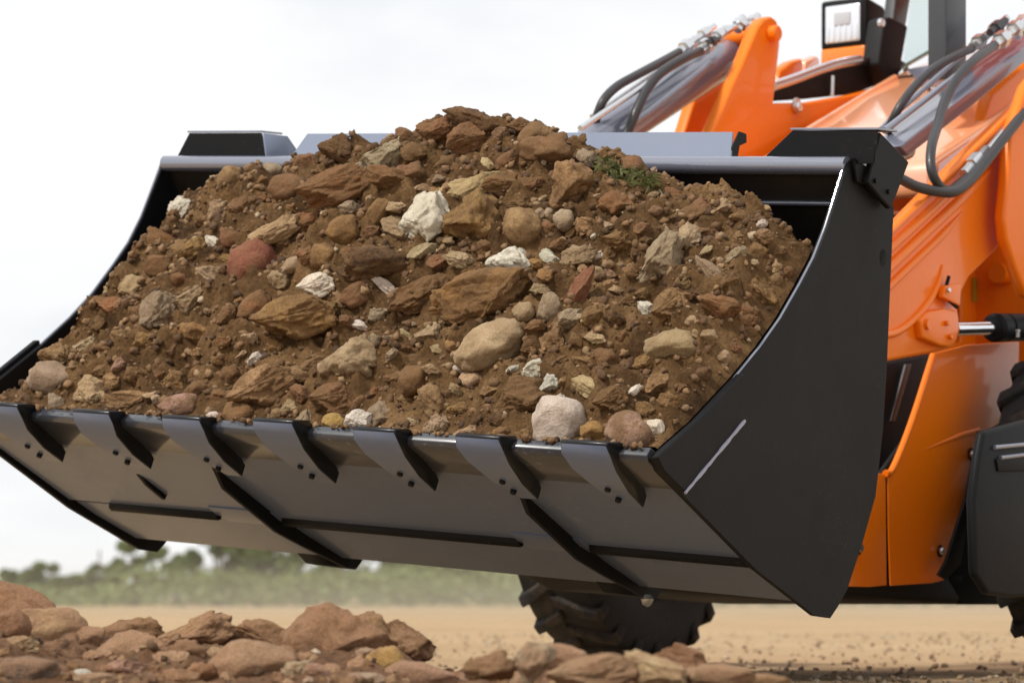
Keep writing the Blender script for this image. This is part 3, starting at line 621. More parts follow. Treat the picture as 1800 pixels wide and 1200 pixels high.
# ------------------------------------------------------------------ soil heaped in the bucket
A_R = -0.70
ridge_px = [(262, 470), (285, 415), (320, 352), (400, 312), (455, 300), (520, 280), (590, 262), (660, 244), (705, 226), (740, 208), (790, 196), (830, 202), (870, 210), (920, 216), (960, 220), (1020, 238), (1070, 268), (1120, 290), (1190, 308), (1260, 335), (1330, 368), (1400, 410), (1450, 446), (1500, 490)]
ridge = []
for x, y in ridge_px:
    r = ray(x, y); t = FB.dot(P0 + FB * A_R - CAM) / FB.dot(r); q = CAM + r * t - P0; ridge.append((q.dot(WB), q.dot(UB)))
ridge.sort()
def ridge_h(w):
    if w <= ridge[0][0]: return ridge[0][1]
    for (w0, b0), (w1, b1) in zip(ridge, ridge[1:]):
        if w <= w1: t = (w - w0) / (w1 - w0); return b0 + (b1 - b0) * t
    return ridge[-1][1]
def fbm(p, o=5): return noise.fractal(p, 0.9, 2.1, o)
EDGE = sorted(side[1:11])
def side_edge(a):
    if a <= EDGE[0][0]: return EDGE[0][1]
    for (a0, b0), (a1, b1) in zip(EDGE, EDGE[1:]):
        if a <= a1: return b0 + (b1 - b0) * (a - a0) / (a1 - a0)
    return 0.03
def heap_pt(u, w, detail=True):
    """u 0..1 from the cutting edge up to the ridge, 1..1.35 down the back"""
    h = ridge_h(w); be = 0.028
    if u <= 1:
        a = -0.045 - (-A_R - 0.045) * u; b = be + (h - be) * (0.55 * u + 0.45 * math.sin(u * math.pi / 2) ** 1.2)
    else:
        v = (u - 1) / 0.35; a = A_R - 0.30 * v; b = h - 0.10 * v - 0.28 * v * v
    p = Vector((a * 1.0, w, b * 1.0))
    if detail:
        k = min(1, u * 8) * (1 if u <= 1 else 1)
        d = 0.050 * fbm(p * 5.0, 4) + 0.036 * fbm(p * 14 + Vector((9, 1, 4)), 6)
        cl = noise.cell_vector(p * 9); d += 0.012 * (noise.voronoi(p * 11)[0][0] * -2 + 0.8)
        a += d * 0.55 * k; b += d * 0.8 * k
    e = side_edge(a); b = min(b, e - 0.012 + max(0, w) * 2.0 + max(0, w - 0.06) * 2.0, e - 0.10 + max(0, BW - w) * 1.0 + max(0, BW - 0.2 - w) * 1.5)
    return a, b
NU, NW = 210, 400
hv = []; hf = []
for j in range(NU + 1):
    u = 1.35 * j / NU
    for i in range(NW + 1):
        w = 0.006 + (BW - 0.012) * i / NW; a, b = heap_pt(u, w); hv.append(B(a, b, w))
for j in range(NU):
    for i in range(NW): k = j * (NW + 1) + i; hf.append((k, k + 1, k + NW + 2, k + NW + 1))
heap = mk('soil_heap', hv, hf, 'soil', smooth=False)
heap.data.polygons.foreach_set('use_smooth', [True] * len(heap.data.polygons))
tag(heap, 'heaped brown soil filling the loader bucket', 'soil', kind='stuff')
heap_bvh = BVHTree.FromPolygons(hv, hf)

# ------------------------------------------------------------------ stones
def rock_mesh(seed, kind, sub=4):
    if kind in ('angular', 'slab', 'shard'): sub = 5
    rnd = random.Random(seed); bm = bmesh.new(); bmesh.ops.create_icosphere(bm, subdivisions=sub, radius=1)
    planes = []
    npl = {'round': 6, 'angular': 13, 'slab': 9, 'shard': 10, 'clod': 6, 'lump': 3}[kind]
    for _ in range(npl):
        n = Vector((rnd.gauss(0, 1), rnd.gauss(0, 1), rnd.gauss(0, 1))).normalized(); planes.append((n, rnd.uniform(0.45, 0.80) if kind != 'round' else rnd.uniform(0.66, 0.90)))
    off = Vector((rnd.uniform(0, 99), rnd.uniform(0, 99), rnd.uniform(0, 99)))
    amp = {'round': 0.15, 'angular': 0.11, 'slab': 0.12, 'shard': 0.15, 'clod': 0.30, 'lump': 0.18}[kind]
    for v in bm.verts:
        p = v.co.copy(); q = p * (1 + amp * 1.6 * noise.noise(p * 0.9 + off) )
        for n, d in planes:
            e = q.dot(n) - d
            if e > 0: q -= n * e * (0.97 if kind != 'round' else 0.85)
        q += p * (amp * 0.6 * fbm(p * 2.2 + off, 4) + amp * 0.22 * fbm(p * 7 + off, 3))
        if sub == 5: q += p * 0.075 * (noise.cell(p * 2.3 + off) - 0.4) + p * 0.035 * noise.cell(p * 5.5 + off)
        if kind == 'lump': q += p * 0.10 * max(0, 0.55 - noise.voronoi(p * 4.2 + off)[0][0]) * 1.6
        if kind == 'clod': q += p * (0.09 * noise.noise(p * 9 + off) + 0.07 * (0.5 - noise.voronoi(p * 2.6 + off)[0][0]))
        if kind == 'shard': q.y *= 0.75 + 0.45 * q.x * 0.5
        v.co = q
    lo = [min(v.co[i] for v in bm.verts) for i in range(3)]; hi = [max(v.co[i] for v in bm.verts) for i in range(3)]
    for v in bm.verts: v.co = Vector([(v.co[i] - (lo[i] + hi[i]) / 2) / ((hi[i] - lo[i]) / 2) for i in range(3)])
    me = bpy.data.meshes.new('rock'); bm.to_mesh(me); bm.free()
    me.polygons.foreach_set('use_smooth', [True] * len(me.polygons)); return me
POOL = {}
for k, n in (('round', 9), ('angular', 9), ('slab', 6), ('shard', 5), ('clod', 6), ('lump', 3)):
    POOL[k] = [rock_mesh(100 + 17 * i + hash(len(k)) % 7 + ord(k[0]), k) for i in range(n)]
RGB = {'white': (0.76, 0.69, 0.58), 'grey': (0.42, 0.325, 0.225), 'darkgrey': (0.17, 0.125, 0.095), 'tan': (0.40, 0.255, 0.125), 'ochre': (0.36, 0.21, 0.08), 'cream': (0.60, 0.45, 0.25),
       'red': (0.33, 0.125, 0.075), 'pink': (0.42, 0.26, 0.185), 'brown': (0.225, 0.125, 0.055), 'dark': (0.095, 0.052, 0.028), 'gold': (0.52, 0.31, 0.10), 'rust': (0.27, 0.125, 0.055), 'beige': (0.50, 0.37, 0.22), 'sand': (0.47, 0.305, 0.18), 'terracotta': (0.27, 0.132, 0.068)}
def put_rock(bvh, rnd, x, y, wpx, hpx, ang, col, kind, label=None, group=None, sink=0.30, depth=0.75, hit=None, name='rock', tilt=0.25):
    if hit is None:
        d = ray(x, y).normalized(); hit, nrm, _, _ = bvh.ray_cast(CAM, d)
        if hit is None: return None
    dist = hit.y; s = dist / FPX; rx, ry = wpx * s / 2, hpx * s / 2; rz = min(rx, ry) * depth
    me = rnd.choice(POOL[kind]); o = bpy.data.objects.new(name, me)
    if not me.materials: me.materials.append(None)
    a = math.radians(ang); X = Vector((math.cos(a), 0, math.sin(a))); Zc = Vector((rnd.uniform(-tilt, tilt), -1, rnd.uniform(-tilt, tilt) + 0.15)).normalized()
    X = (X - Zc * X.dot(Zc)).normalized(); Y = Zc.cross(X)
    R = Matrix((X, Y, Zc)).transposed()
    o.matrix_world = Matrix.Translation(hit + Vector((0, 1, 0)) * (rz * (2 * sink - 1)) ) @ R.to_4x4() @ Matrix.Diagonal((rx, ry, rz, 1))
    c = RGB[col]; j = [rnd.uniform(0.86, 1.14)] * 3
    o.color = (*[min(1, c[i] * j[i] * rnd.uniform(0.95, 1.05)) for i in range(3)], 1)
    COL.objects.link(o)
    o.material_slots[0].link = 'OBJECT'; o.material_slots[0].material = M['rock_fore'] if bvh is None and col != 'white' else M['rock_white'] if col == 'white' else M['rock_clean'] if col in ('white', 'grey', 'gold', 'cream', 'beige', 'red') else M['rock']
    if label: tag(o, label, 'rock', group)
    return o
rnd = random.Random(21)
# the stones one can name: x, y, width, height, angle, colour, kind, short name, full label
KEY = [
 (752, 384, 104, 78, 58, 'white', 'slab', 'white slab', 'large white flat stone standing upright in the upper middle of the bucket heap'),
 (672, 283, 96, 58, 8, 'grey', 'angular', 'grey block', 'grey flat-faced block near the top left of the bucket heap'),
 (676, 312, 42, 66, 60, 'rust', 'shard', 'rust shard', 'curved rust-brown shard leaning against the grey block'),
 (446, 464, 92, 78, 15, 'red', 'round', 'reddish boulder', 'reddish rounded stone on the left half of the bucket heap'),
 (486, 408, 104, 40, 24, 'cream', 'angular', 'cream slab', 'cream yellow slab above the reddish rounded stone'),
 (832, 334, 116, 52, 22, 'cream', 'angular', 'cream block', 'pale yellow block just under the top of the heap'),
 (884, 326, 72, 40, 5, 'brown', 'angular', 'brown capstone', 'brown angular stone at the right end of the pale yellow block'),
 (828, 390, 110, 92, 10, 'ochre', 'angular', 'ochre mass', 'big soil-covered ochre stone right of the white slab'),
 (918, 400, 70, 66, 70, 'tan', 'round', 'tan egg', 'tan egg-shaped stone right of the big ochre stone'),
 (572, 452, 60, 54, 0, 'ochre', 'round', 'ochre pebble', 'smooth ochre pebble left of the dark clod'),
 (606, 408, 62, 50, 20, 'ochre', 'round', 'ochre cobble', 'round ochre cobble above the smooth ochre pebble'),
 (545, 392, 70, 40, 15, 'rust', 'angular', 'rust wedge', 'rust-brown wedge of stone right of the cream slab'),
 (622, 372, 48, 36, 15, 'grey', 'angular', 'speckled grey chip', 'speckled grey chip below the grey block'),
 (668, 464, 124, 62, 4, 'dark', 'clod', 'dark clod', 'wide dark brown clod in the middle of the heap'),
 (742, 440, 56, 30, 32, 'beige', 'slab', 'beige flake', 'beige flat flake below the white slab'),
 (673, 500, 68, 20, -36, 'white', 'shard', 'white sliver', 'thin white bone-like sliver lying on the dark clod'),
 (558, 505, 66, 42, 10, 'white', 'angular', 'white stone left', 'white knobbly stone left of the bone-like sliver'),
 (895, 463, 78, 46, 6, 'white', 'angular', 'white stone right', 'white flat-topped stone right of the dark clod'),
 (806, 458, 56, 28, -14, 'beige', 'slab', 'pale chip', 'pale chip wedged left of the white flat-topped stone'),
 (742, 522, 124, 56, 18, 'brown', 'slab', 'brown flagstone', 'brown flagstone tipped up at the foot of the white sliver'),
 (846, 528, 176, 92, 12, 'ochre', 'angular', 'ochre boulder', 'largest ochre boulder in the centre of the heap'),
 (1018, 512, 96, 34, 66, 'red', 'shard', 'red shard', 'red brick-like shard standing on the right half of the heap'),
 (964, 546, 44, 56, 20, 'grey', 'lump', 'speckled lump', 'speckled grey lump touching the red shard'),
 (920, 550, 38, 34, 0, 'beige', 'round', 'beige pebble', 'beige pebble left of the speckled grey lump'),
 (1162, 460, 104, 74, 42, 'grey', 'angular', 'grey boulder', 'grey-tan boulder on the right side of the heap'),
 (1246, 472, 66, 26, -52, 'grey', 'shard', 'grey sliver', 'pale grey sliver right of the grey-tan boulder'),
 (1178, 545, 62, 56, 30, 'tan', 'angular', 'tan cobble', 'tan cobble below the grey-tan boulder'),
 (1262, 545, 50, 74, 80, 'rust', 'angular', 'rust slab', 'rusty upright stone near the right side plate'),
 (1186, 612, 104, 62, 6, 'beige', 'lump', 'gravelly lump', 'coarse gravelly lump at the lower right of the heap'),
 (862, 608, 130, 74, 24, 'beige', 'lump', 'pebbled chunk', 'pebbled pale chunk of old concrete below the ochre boulder'),
 (972, 602, 52, 46, -40, 'tan', 'slab', 'folded flake', 'folded tan flake at the right end of the pebbled chunk'),
 (522, 560, 150, 74, 8, 'ochre', 'angular', 'left ochre boulder', 'broad ochre boulder on the left half of the heap'),
 (286, 560, 80, 78, 40, 'grey', 'angular', 'left grey stone', 'grey-tan stone at the far left of the heap'),
 (92, 666, 88, 60, -8, 'grey', 'round', 'corner boulder', 'grey rounded boulder in the lower left bucket corner'),
 (100, 626, 62, 38, 0, 'tan', 'angular', 'corner stone', 'tan stone just above the grey corner boulder'),
 (225, 706, 90, 36, 0, 'tan', 'angular', 'low tan stone', 'low tan stone behind the second tooth from the left'),
 (318, 716, 76, 42, 8, 'pink', 'round', 'pinkish stone', 'pinkish-brown stone behind the third tooth from the left'),
 (462, 684, 120, 66, 24, 'tan', 'angular', 'ridged tan rock', 'ridged tan rock with a peaked top behind the front lip'),
 (424, 726, 62, 52, 10, 'brown', 'round', 'brown cobble', 'brown cobble under the ridged tan rock'),
 (628, 640, 130, 86, 16, 'beige', 'angular', 'pale boulder', 'pale tan boulder in the lower middle of the heap'),
 (982, 748, 96, 92, 70, 'white', 'round', 'pale grey dome', 'pale grey domed stone resting against the front lip'),
 (1043, 760, 46, 40, 10, 'gold', 'lump', 'yellow nugget', 'yellow-orange nugget right of the pale grey domed stone'),
 (1106, 766, 82, 84, 80, 'pink', 'round', 'pinkish cobble', 'pinkish cobble in the lower right corner of the heap'),
 (1150, 756, 36, 36, 0, 'white', 'round', 'white pebble', 'white pebble touching the pinkish cobble near the side plate'),
 (534, 738, 46, 24, 66, 'grey', 'slab', 'grey slate', 'grey slate sliver standing at the front lip'),
 (588, 745, 36, 42, 80, 'gold', 'round', 'golden pebble', 'golden brown pebble right of the standing grey slate'),
 (632, 746, 50, 48, 0, 'white', 'angular', 'white chunk', 'white-grey chunk right of the golden brown pebble'),
 (768, 748, 42, 40, 60, 'beige', 'angular', 'beige cobble', 'beige cobble alone at the middle of the front lip'),
 (728, 668, 60, 54, 30, 'brown', 'round', 'brown ball', 'round brown stone above the beige cobble'),
 (920, 700, 110, 66, 10, 'brown', 'angular', 'brown hump', 'broad brown hump left above the pale grey domed stone'),
 (836, 212, 116, 36, -14, 'dark', 'clod', 'crown clod', 'dark clod crowning the very top of the heap'),
 (825, 250, 84, 58, 20, 'terracotta', 'angular', 'upper rust rock', 'rust-brown rock just below the crowning clod'),
 (772, 228, 76, 44, 20, 'terracotta', 'angular', 'left crown rock', 'terracotta rock left of the crowning clod'),
 (946, 244, 70, 52, -8, 'tan', 'round', 'right crown stone', 'tan stone at the right end of the crown of the heap'),
 (1034, 282, 36, 44, 70, 'grey', 'angular', 'grey chip', 'small grey upright chip on the right shoulder of the heap'),
 (962, 266, 96, 62, -6, 'terracotta', 'clod', 'shoulder clod', 'terracotta clod on the right shoulder below the crown'),
 (590, 335, 130, 62, 12, 'rust', 'angular', 'flat rust rock', 'wide flat-topped rust rock left of the rust shard'),
 (505, 330, 66, 48, 6, 'terracotta', 'round', 'terracotta cobble', 'terracotta cobble near the upper left lip bar'),
 (990, 388, 36, 36, 0, 'grey', 'round', 'grey pebble', 'small grey pebble right of the tan egg-shaped stone'),
 (1000, 330, 90, 74, 60, 'tan', 'angular', 'leaning tan rock', 'leaning tan rock right of the brown capstone'),
 (1340, 418, 34, 26, 0, 'sand', 'angular', 'lone sand block', 'small sandy block near the top of the right side plate'),
 (1272, 628, 24, 24, 40, 'beige', 'lump', 'edge lump', 'gritty beige lump beside the right side plate edge'),
]
placed = []
for (x, y, a, b, ang, col, kind, short, label) in KEY:
    o = put_rock(heap_bvh, rnd, x, y, a * 1.08, b * 1.1, ang, col, kind, label, sink=0.30 if kind != 'round' else 0.40, depth=0.95)
    if o: placed.append((x, y, max(a, b) * 0.5, short))
named = list(placed)
SZ = lambda s: 'large' if s > 62 else 'medium' if s > 40 else 'small'
SH = {'round': 'rounded', 'angular': 'angular', 'slab': 'flat', 'shard': 'pointed', 'clod': 'crumbly', 'lump': 'rough'}
CN = {'white': 'white', 'grey': 'grey', 'darkgrey': 'dark grey', 'tan': 'tan', 'ochre': 'ochre', 'cream': 'cream', 'red': 'reddish', 'pink': 'pinkish', 'brown': 'brown', 'dark': 'dark brown', 'gold': 'golden', 'rust': 'rust-brown', 'beige': 'beige', 'sand': 'sandy', 'terracotta': 'terracotta'}
def side_word(dx, dy):
    if abs(dx) > 1.6 * abs(dy): return 'right of' if dx > 0 else 'left of'
    if abs(dy) > 1.6 * abs(dx): return 'below' if dy > 0 else 'above'
    return ('below right of' if dx > 0 else 'below left of') if dy > 0 else ('above right of' if dx > 0 else 'above left of')
used = {}
def auto_label(o, x, y, size, col, kind, refs, where, group):
    q = sorted(refs, key=lambda r: (r[0] - x) ** 2 + (r[1] - y) ** 2)
    noun = 'clod' if kind == 'clod' else 'stone'
    base = f'{SZ(size)} {SH[kind]} {CN[col]} {noun}'
    cands = [f'{base} {side_word(x - r[0], y - r[1])} the {r[3]} {where}' for r in q[:3]]
    cands += [f'{base} between the {q[i][3]} and the {q[j][3]} {where}' for i, j in ((0, 1), (0, 2), (1, 2), (0, 3), (1, 3))]
    for c in cands:
        if c not in used and len(c.split()) <= 16: used[c] = o; tag(o, c, 'rock', group); return
    tag(o, cands[0], 'rock', group); used[cands[0]]['group'] = group
def inside(x, y, m=6):
    if y < 760 and x < 290:
        if y < 280 + (290 - x) * 1.45: return False
    pts = ridge_px; top = 9999
    for (x0, y0), (x1, y1) in zip(pts, pts[1:]):
        if x0 <= x <= x1: top = y0 + (y1 - y0) * (x - x0) / (x1 - x0)
    if x < 262: top = 640 - (x - 60) * 0.9 if x > 40 else 650
    if y < top + (4 if x < 1150 else 4 + m * 0.6): return False
    if y > 735 + x * 0.053: return False
    # inside the near side plate's front edge
    e = [(1495, 275), (1445, 400), (1400, 500), (1330, 610), (1285, 665), (1140, 805)]
    for (x0, y0), (x1, y1) in zip(e, e[1:]):
        if y0 <= y <= y1 and x > x0 + (x1 - x0) * (y - y0) / (y1 - y0) - m: return False
    return True
cols = ['tan'] * 6 + ['brown'] * 6 + ['ochre'] * 6 + ['rust'] * 3 + ['beige'] * 4 + ['grey'] * 2 + ['dark'] * 3 + ['white'] * 2 + ['cream'] + ['terracotta'] * 3 + ['pink']
cnt = 0
for _ in range(400):                                        # pale broken flakes, thickest in the middle of the heap
    if cnt >= 34: break
    x, y = rnd.gauss(760, 240), rnd.gauss(500, 130); s = rnd.uniform(22, 50)
    if not inside(x, y, s * 0.6 + 10) or any((x - px) ** 2 + (y - py) ** 2 < ((s * 0.4 + pr) * 0.7) ** 2 for px, py, pr, _ in placed): continue
    col = rnd.choice(['white', 'beige', 'beige', 'cream', 'grey']); kind = rnd.choice(['slab', 'shard', 'angular'])
    o = put_rock(heap_bvh, rnd, x, y, s, s * rnd.uniform(0.35, 0.6), rnd.uniform(-50, 50), col, kind, sink=rnd.uniform(0.15, 0.4), depth=0.9, tilt=0.7)
    if o: auto_label(o, x, y, s, col, kind, named, 'in the bucket heap', 'stones in the bucket heap'); placed.append((x, y, s * 0.4, '')); cnt += 1
for size_lo, size_hi, tries, mind in ((48, 82, 900, 0.62), (28, 48, 2600, 0.66), (17, 28, 3200, 0.8)):
    for _ in range(tries):
        if cnt >= 215: break
        x, y = rnd.uniform(20, 1440), rnd.uniform(200, 800)
        if not inside(x, y): continue
        s = rnd.uniform(size_lo, size_hi)
        if not inside(x, y, s * 0.55 + 10): continue
        if any((x - px) ** 2 + (y - py) ** 2 < ((s * 0.5 + pr) * mind) ** 2 for px, py, pr, _ in placed): continue
        col = rnd.choice(cols); upper = y < 330
        if upper and rnd.random() < 0.7: col = rnd.choice(['rust', 'terracotta', 'brown', 'terracotta'])
        kind = rnd.choice(['round', 'angular', 'angular', 'angular', 'clod', 'clod', 'slab', 'shard'] if not upper else ['angular', 'clod', 'round'])
        o = put_rock(heap_bvh, rnd, x, y, s, s * rnd.uniform(0.5, 0.9), rnd.uniform(-35, 55), col, kind, sink=rnd.uniform(0.45, 0.72), depth=1.0)
        if o: auto_label(o, x, y, s, col, kind, named, 'in the bucket heap', 'stones in the bucket heap'); placed.append((x, y, s * 0.5, '')); cnt += 1

def crumbs(name, pts, mat, label, cat, smin, smax, rnd, parent=None):
    """thousands of small grains joined into one mesh"""
    tm = []
    for k in range(6):
        bm = bmesh.new(); bmesh.ops.create_icosphere(bm, subdivisions=1 if k < 1 else 2, radius=1)
        vv = [v.co * (1 + 0.75 * noise.noise(v.co * 1.5 + Vector((k * 7, 0, 3)))) for v in bm.verts]; bm.verts.index_update()
        tm.append((vv, [tuple(v.index for v in f.verts) for f in bm.faces])); bm.free()
    V = []; Fc = []
    for p, sc in pts:
        vv, ff = rnd.choice(tm); R = Matrix.Rotation(rnd.uniform(0, 6.3), 3, Vector((rnd.gauss(0, 1), rnd.gauss(0, 1), rnd.gauss(0, 1))).normalized())
        s = sc * (smin + (smax - smin) * rnd.random() ** 2.5); S = Vector((s, s * rnd.uniform(0.6, 1), s * rnd.uniform(0.5, 0.9))); b0 = len(V)
        V += [R @ Vector((v.x * S.x, v.y * S.y, v.z * S.z)) + p for v in vv]; Fc += [tuple(i + b0 for i in f) for f in ff]
    me = bpy.data.meshes.new(name); lo = V[0].copy(); me.from_pydata([v - lo for v in V], [], Fc); me.materials.append(M[mat])
    me.polygons.foreach_set('use_smooth', [True] * len(me.polygons))
    o = bpy.data.objects.new(name, me); place(o, lo); tag(o, label, cat, kind='stuff'); return o
pts = []
for _ in range(4800):
    u = rnd.random() ** 0.9 * 1.02; w = rnd.uniform(0.015, BW - 0.015); a, b = heap_pt(u, w); pts.append((B(a, b, w), 1.0))
for _ in range(420): w = rnd.uniform(0.02, BW - 0.02); a = -rnd.random() ** 2 * 0.06 + 0.004; pts.append((B(a, 0.024 - 0.3 * max(0, -a - 0.006) + rnd.uniform(0, 0.008), w), 0.8))
crumbs('soil_crumbs', pts, 'crumb', 'loose crumbs and grit scattered over the bucket heap', 'grit', 0.003, 0.0155, rnd)

# green weed tuft caught on the right shoulder of the heap
def tuft(x0, y0, x1, y1, n):
    V = []; Fc = []
    for i in range(n):
        t = rnd.random(); x = x0 + (x1 - x0) * t + rnd.gauss(0, 7); y = y0 + (y1 - y0) * t + rnd.gauss(0, 7)
        h, nn, _, _ = heap_bvh.ray_cast(CAM, ray(x, y).normalized())
        if h is None: continue
        h = h + Vector((0, -0.008 + rnd.gauss(0, 0.006), 0)); d = Vector((rnd.gauss(0.4, 1), rnd.gauss(-0.4, 0.4), rnd.gauss(0, 0.5))).normalized(); L = rnd.uniform(0.012, 0.034); s = d.cross(Vector((0, 1, 0.3))).normalized() * rnd.uniform(0.0015, 0.004)
        k = len(V); V += [h - s, h + s, h + d * L * 0.6 + s * 0.8 - Vector((0, 0, 0.002)), h + d * L - Vector((0, 0, 0.005)), h + d * L * 0.6 - s * 0.8]; Fc.append((k, k + 1, k + 2, k + 3, k + 4))
    return tag(mk('weed_tuft', V, Fc, 'moss'), 'olive green weed tuft lying on the right shoulder of the bucket heap', 'weed', kind='stuff')
tuft(1065, 292, 1150, 318, 420)

# ------------------------------------------------------------------ foreground rubble
mound_top = [(-300, 1075), (-60, 1062), (60, 1088), (130, 1112), (220, 1122), (330, 1116), (430, 1122), (520, 1104), (600, 1098), (690, 1122), (740, 1154), (800, 1166), (900, 1158), (1000, 1150), (1120, 1150), (1220, 1158), (1300, 1184), (1400, 1215), (1500, 1235), (1700, 1250)]
def mound_h(px, depth):
    y = mound_top[-1][1] if px > 1700 else mound_top[0][1]
    for (x0, y0), (x1, y1) in zip(mound_top, mound_top[1:]):
        if x0 <= px <= x1: y = y0 + (y1 - y0) * (px - x0) / (x1 - x0)
    return HC - (y - HY) / FPX * depth
MV = []; MF = []; NX, NY = 330, 120
for j in range(NY + 1):
    yy = 4.6 + 3.0 * j / NY
    for i in range(NX + 1):
        xx = -1.75 + 2.75 * i / NX
        cd = 6.55 - 0.95 * min(1, max(0, (xx + 0.05) / 0.35))        # the crest comes nearer on the right
        px = CX + FPX * xx / cd; h = mound_h(px, cd) + 0.004
        t = (yy - cd); k = math.exp(-(t / 0.42) ** 2) if t > 0 else math.exp(-(t / 1.05) ** 2)
        p = Vector((xx, yy, 0)); d = 0.022 * fbm(p * 5, 4) + 0.012 * fbm(p * 16, 4)
        k *= max(0, min(1, (0.60 - xx) / 0.2)) * max(0, min(1, (xx + 1.72) / 0.4)); z = max(0, h) * k + d * min(1, k * 1.6) - 0.022 - (0.03 if xx > 0.6 else 0)
        MV.append(Vector((xx, yy, z)))
for j in range(NY):
    for i in range(NX): k = j * (NX + 1) + i; MF.append((k, k + 1, k + NX + 2, k + NX + 1))
mound = mk('earth_mound', MV, MF, 'rubble_soil', smooth=False); mound.data.polygons.foreach_set('use_smooth', [True] * len(mound.data.polygons))
mound['kind'] = 'structure'
mound_bvh = BVHTree.FromPolygons(MV, MF)
def mound_hit(x, y, dist):
    """stand a stone on the mound under the given column, its centre at the photo row"""
    p = CAM + ray(x, y) * dist; return p
FORE = [
 (22, 1072, 170, 84, -18, 6.75, 'terracotta', 'round', 'red-brown slab', 'smooth red-brown slab at the left edge of the foreground rubble'),
 (72, 1106, 150, 66, 6, 6.5, 'sand', 'round', 'tan hump', 'tan rounded stone below the smooth red-brown slab'),
 (6, 1108, 90, 60, 20, 6.45, 'terracotta', 'round', 'edge stone', 'terracotta stone half cut off at the left picture edge'),
 (34, 1138, 72, 36, 4, 6.25, 'cream', 'angular', 'pale yellow stone', 'pale yellow flat stone at the lower left of the rubble'),
 (108, 1152, 96, 66, 10, 6.3, 'dark', 'clod', 'dark clod', 'dark brown clod right of the pale yellow flat stone'),
 (46, 1182, 116, 62, 0, 6.1, 'darkgrey', 'round', 'charcoal stone', 'charcoal grey stone in the bottom left picture corner'),
 (144, 1183, 30, 14, 0, 6.1, 'white', 'round', 'white chip', 'small white chip on the rubble near the bottom left'),
 (166, 1198, 74, 30, 0, 6.0, 'beige', 'round', 'bottom beige stone', 'beige stone on the bottom picture edge beside the white chip'),
 (150, 1124, 70, 44, 18, 6.5, 'sand', 'round', 'sandy stone', 'sandy stone left of the brown ridge clods'),
 (228, 1110, 120, 46, 4, 6.6, 'brown', 'clod', 'brown ridge clod', 'brown clod on the rubble crest behind the sandy stone'),
 (240, 1142, 150, 66, 10, 6.35, 'sand', 'clod', 'broad sandy lump', 'broad sandy lump in the left middle of the rubble'),
 (225, 1178, 90, 40, 14, 6.15, 'pink', 'angular', 'pinkish rock', 'pinkish-grey rock below the broad sandy lump'),
 (345, 1114, 130, 58, 14, 6.55, 'tan', 'angular', 'light-topped rock', 'light-topped brown rock on the rubble crest'),
 (404, 1120, 90, 42, -6, 6.6, 'dark', 'clod', 'dark crest clod', 'dark clod right of the light-topped brown rock'),
 (336, 1150, 66, 50, 0, 6.3, 'brown', 'clod', 'brown clod', 'brown clod below the light-topped brown rock'),
 (440, 1172, 148, 88, 4, 6.2, 'sand', 'round', 'big tan dome', 'big smooth tan dome stone in the middle of the rubble'),
 (470, 1126, 110, 60, -24, 6.5, 'brown', 'angular', 'sloping brown rock', 'sloping brown rock between the tan dome and the big boulder'),
 (590, 1122, 190, 116, 10, 6.45, 'terracotta', 'clod', 'big brown boulder', 'big brown boulder at the highest point of the rubble'),
 (560, 1090, 100, 40, 16, 6.55, 'sand', 'clod', 'boulder cap', 'sandy cap on top of the big brown boulder'),
 (660, 1112, 90, 60, -30, 6.5, 'brown', 'clod', 'cracked clod', 'cracked brown clod right of the big brown boulder'),
 (712, 1134, 90, 80, -50, 6.42, 'brown', 'angular', 'arched clod', 'arched brown clod at the right end of the big boulder'),
 (674, 1166, 68, 52, 12, 6.15, 'gold', 'round', 'ochre egg', 'ochre egg-shaped stone in front of the big brown boulder'),
 (524, 1180, 50, 54, 70, 6.15, 'grey', 'slab', 'grey edge stone', 'grey stone standing right of the tan dome'),
 (740, 1186, 120, 44, -10, 6.0, 'pink', 'round', 'mauve stone', 'dull mauve stone right of the ochre egg-shaped stone'),
 (640, 1196, 70, 26, 0, 6.0, 'grey', 'round', 'low grey stone', 'low grey stone on the bottom edge below the ochre egg'),
 (862, 1172, 90, 50, 10, 5.4, 'brown', 'clod', 'blurred brown clod', 'blurred brown clod left of the far wheel'),
 (935, 1164, 80, 54, 60, 5.3, 'grey', 'angular', 'ribbed grey stone', 'blurred grey stone in front of the far wheel, left side'),
 (988, 1158, 90, 44, -10, 5.4, 'sand', 'round', 'sandy wheel stone', 'blurred sandy stone at the foot of the far wheel'),
 (1040, 1186, 150, 56, 8, 5.2, 'sand', 'angular', 'broad blurred rock', 'broad blurred sandy rock below the far wheel'),
 (1150, 1180, 120, 60, -28, 5.2, 'cream', 'angular', 'pale wedge', 'pale wedge-shaped rock in front of the far wheel'),
 (1196, 1158, 100, 44, -14, 5.5, 'terracotta', 'angular', 'brown wheel rock', 'terracotta rock right of the pale wedge-shaped rock'),
 (1268, 1186, 110, 40, -6, 5.2, 'sand', 'round', 'right end stone', 'sandy stone at the right end of the foreground rubble'),
 (1352, 1196, 70, 26, 0, 5.2, 'tan', 'round', 'last stone', 'tan stone on the bottom edge right of the rubble'),
]
fnamed = []; fplaced = []
for (x, y, a, b, ang, dist, col, kind, short, label) in FORE:
    p = mound_hit(x, y, dist); h_, n_, _, _ = mound_bvh.ray_cast(CAM, ray(x, y).normalized())
    if h_ is not None and h_.y < dist: p = h_
    o = put_rock(None, rnd, x, y, a * 1.12, b * 1.16, ang, col, kind, label, hit=p, sink=0.5, depth=1.0); fnamed.append((x, y, max(a, b) / 2, short)); fplaced.append((x, y, max(a, b) / 2, short))
fc = ['sand'] * 4 + ['terracotta'] * 3 + ['brown'] * 3 + ['tan'] * 2 + ['dark', 'beige', 'grey', 'pink']
cnt = 0
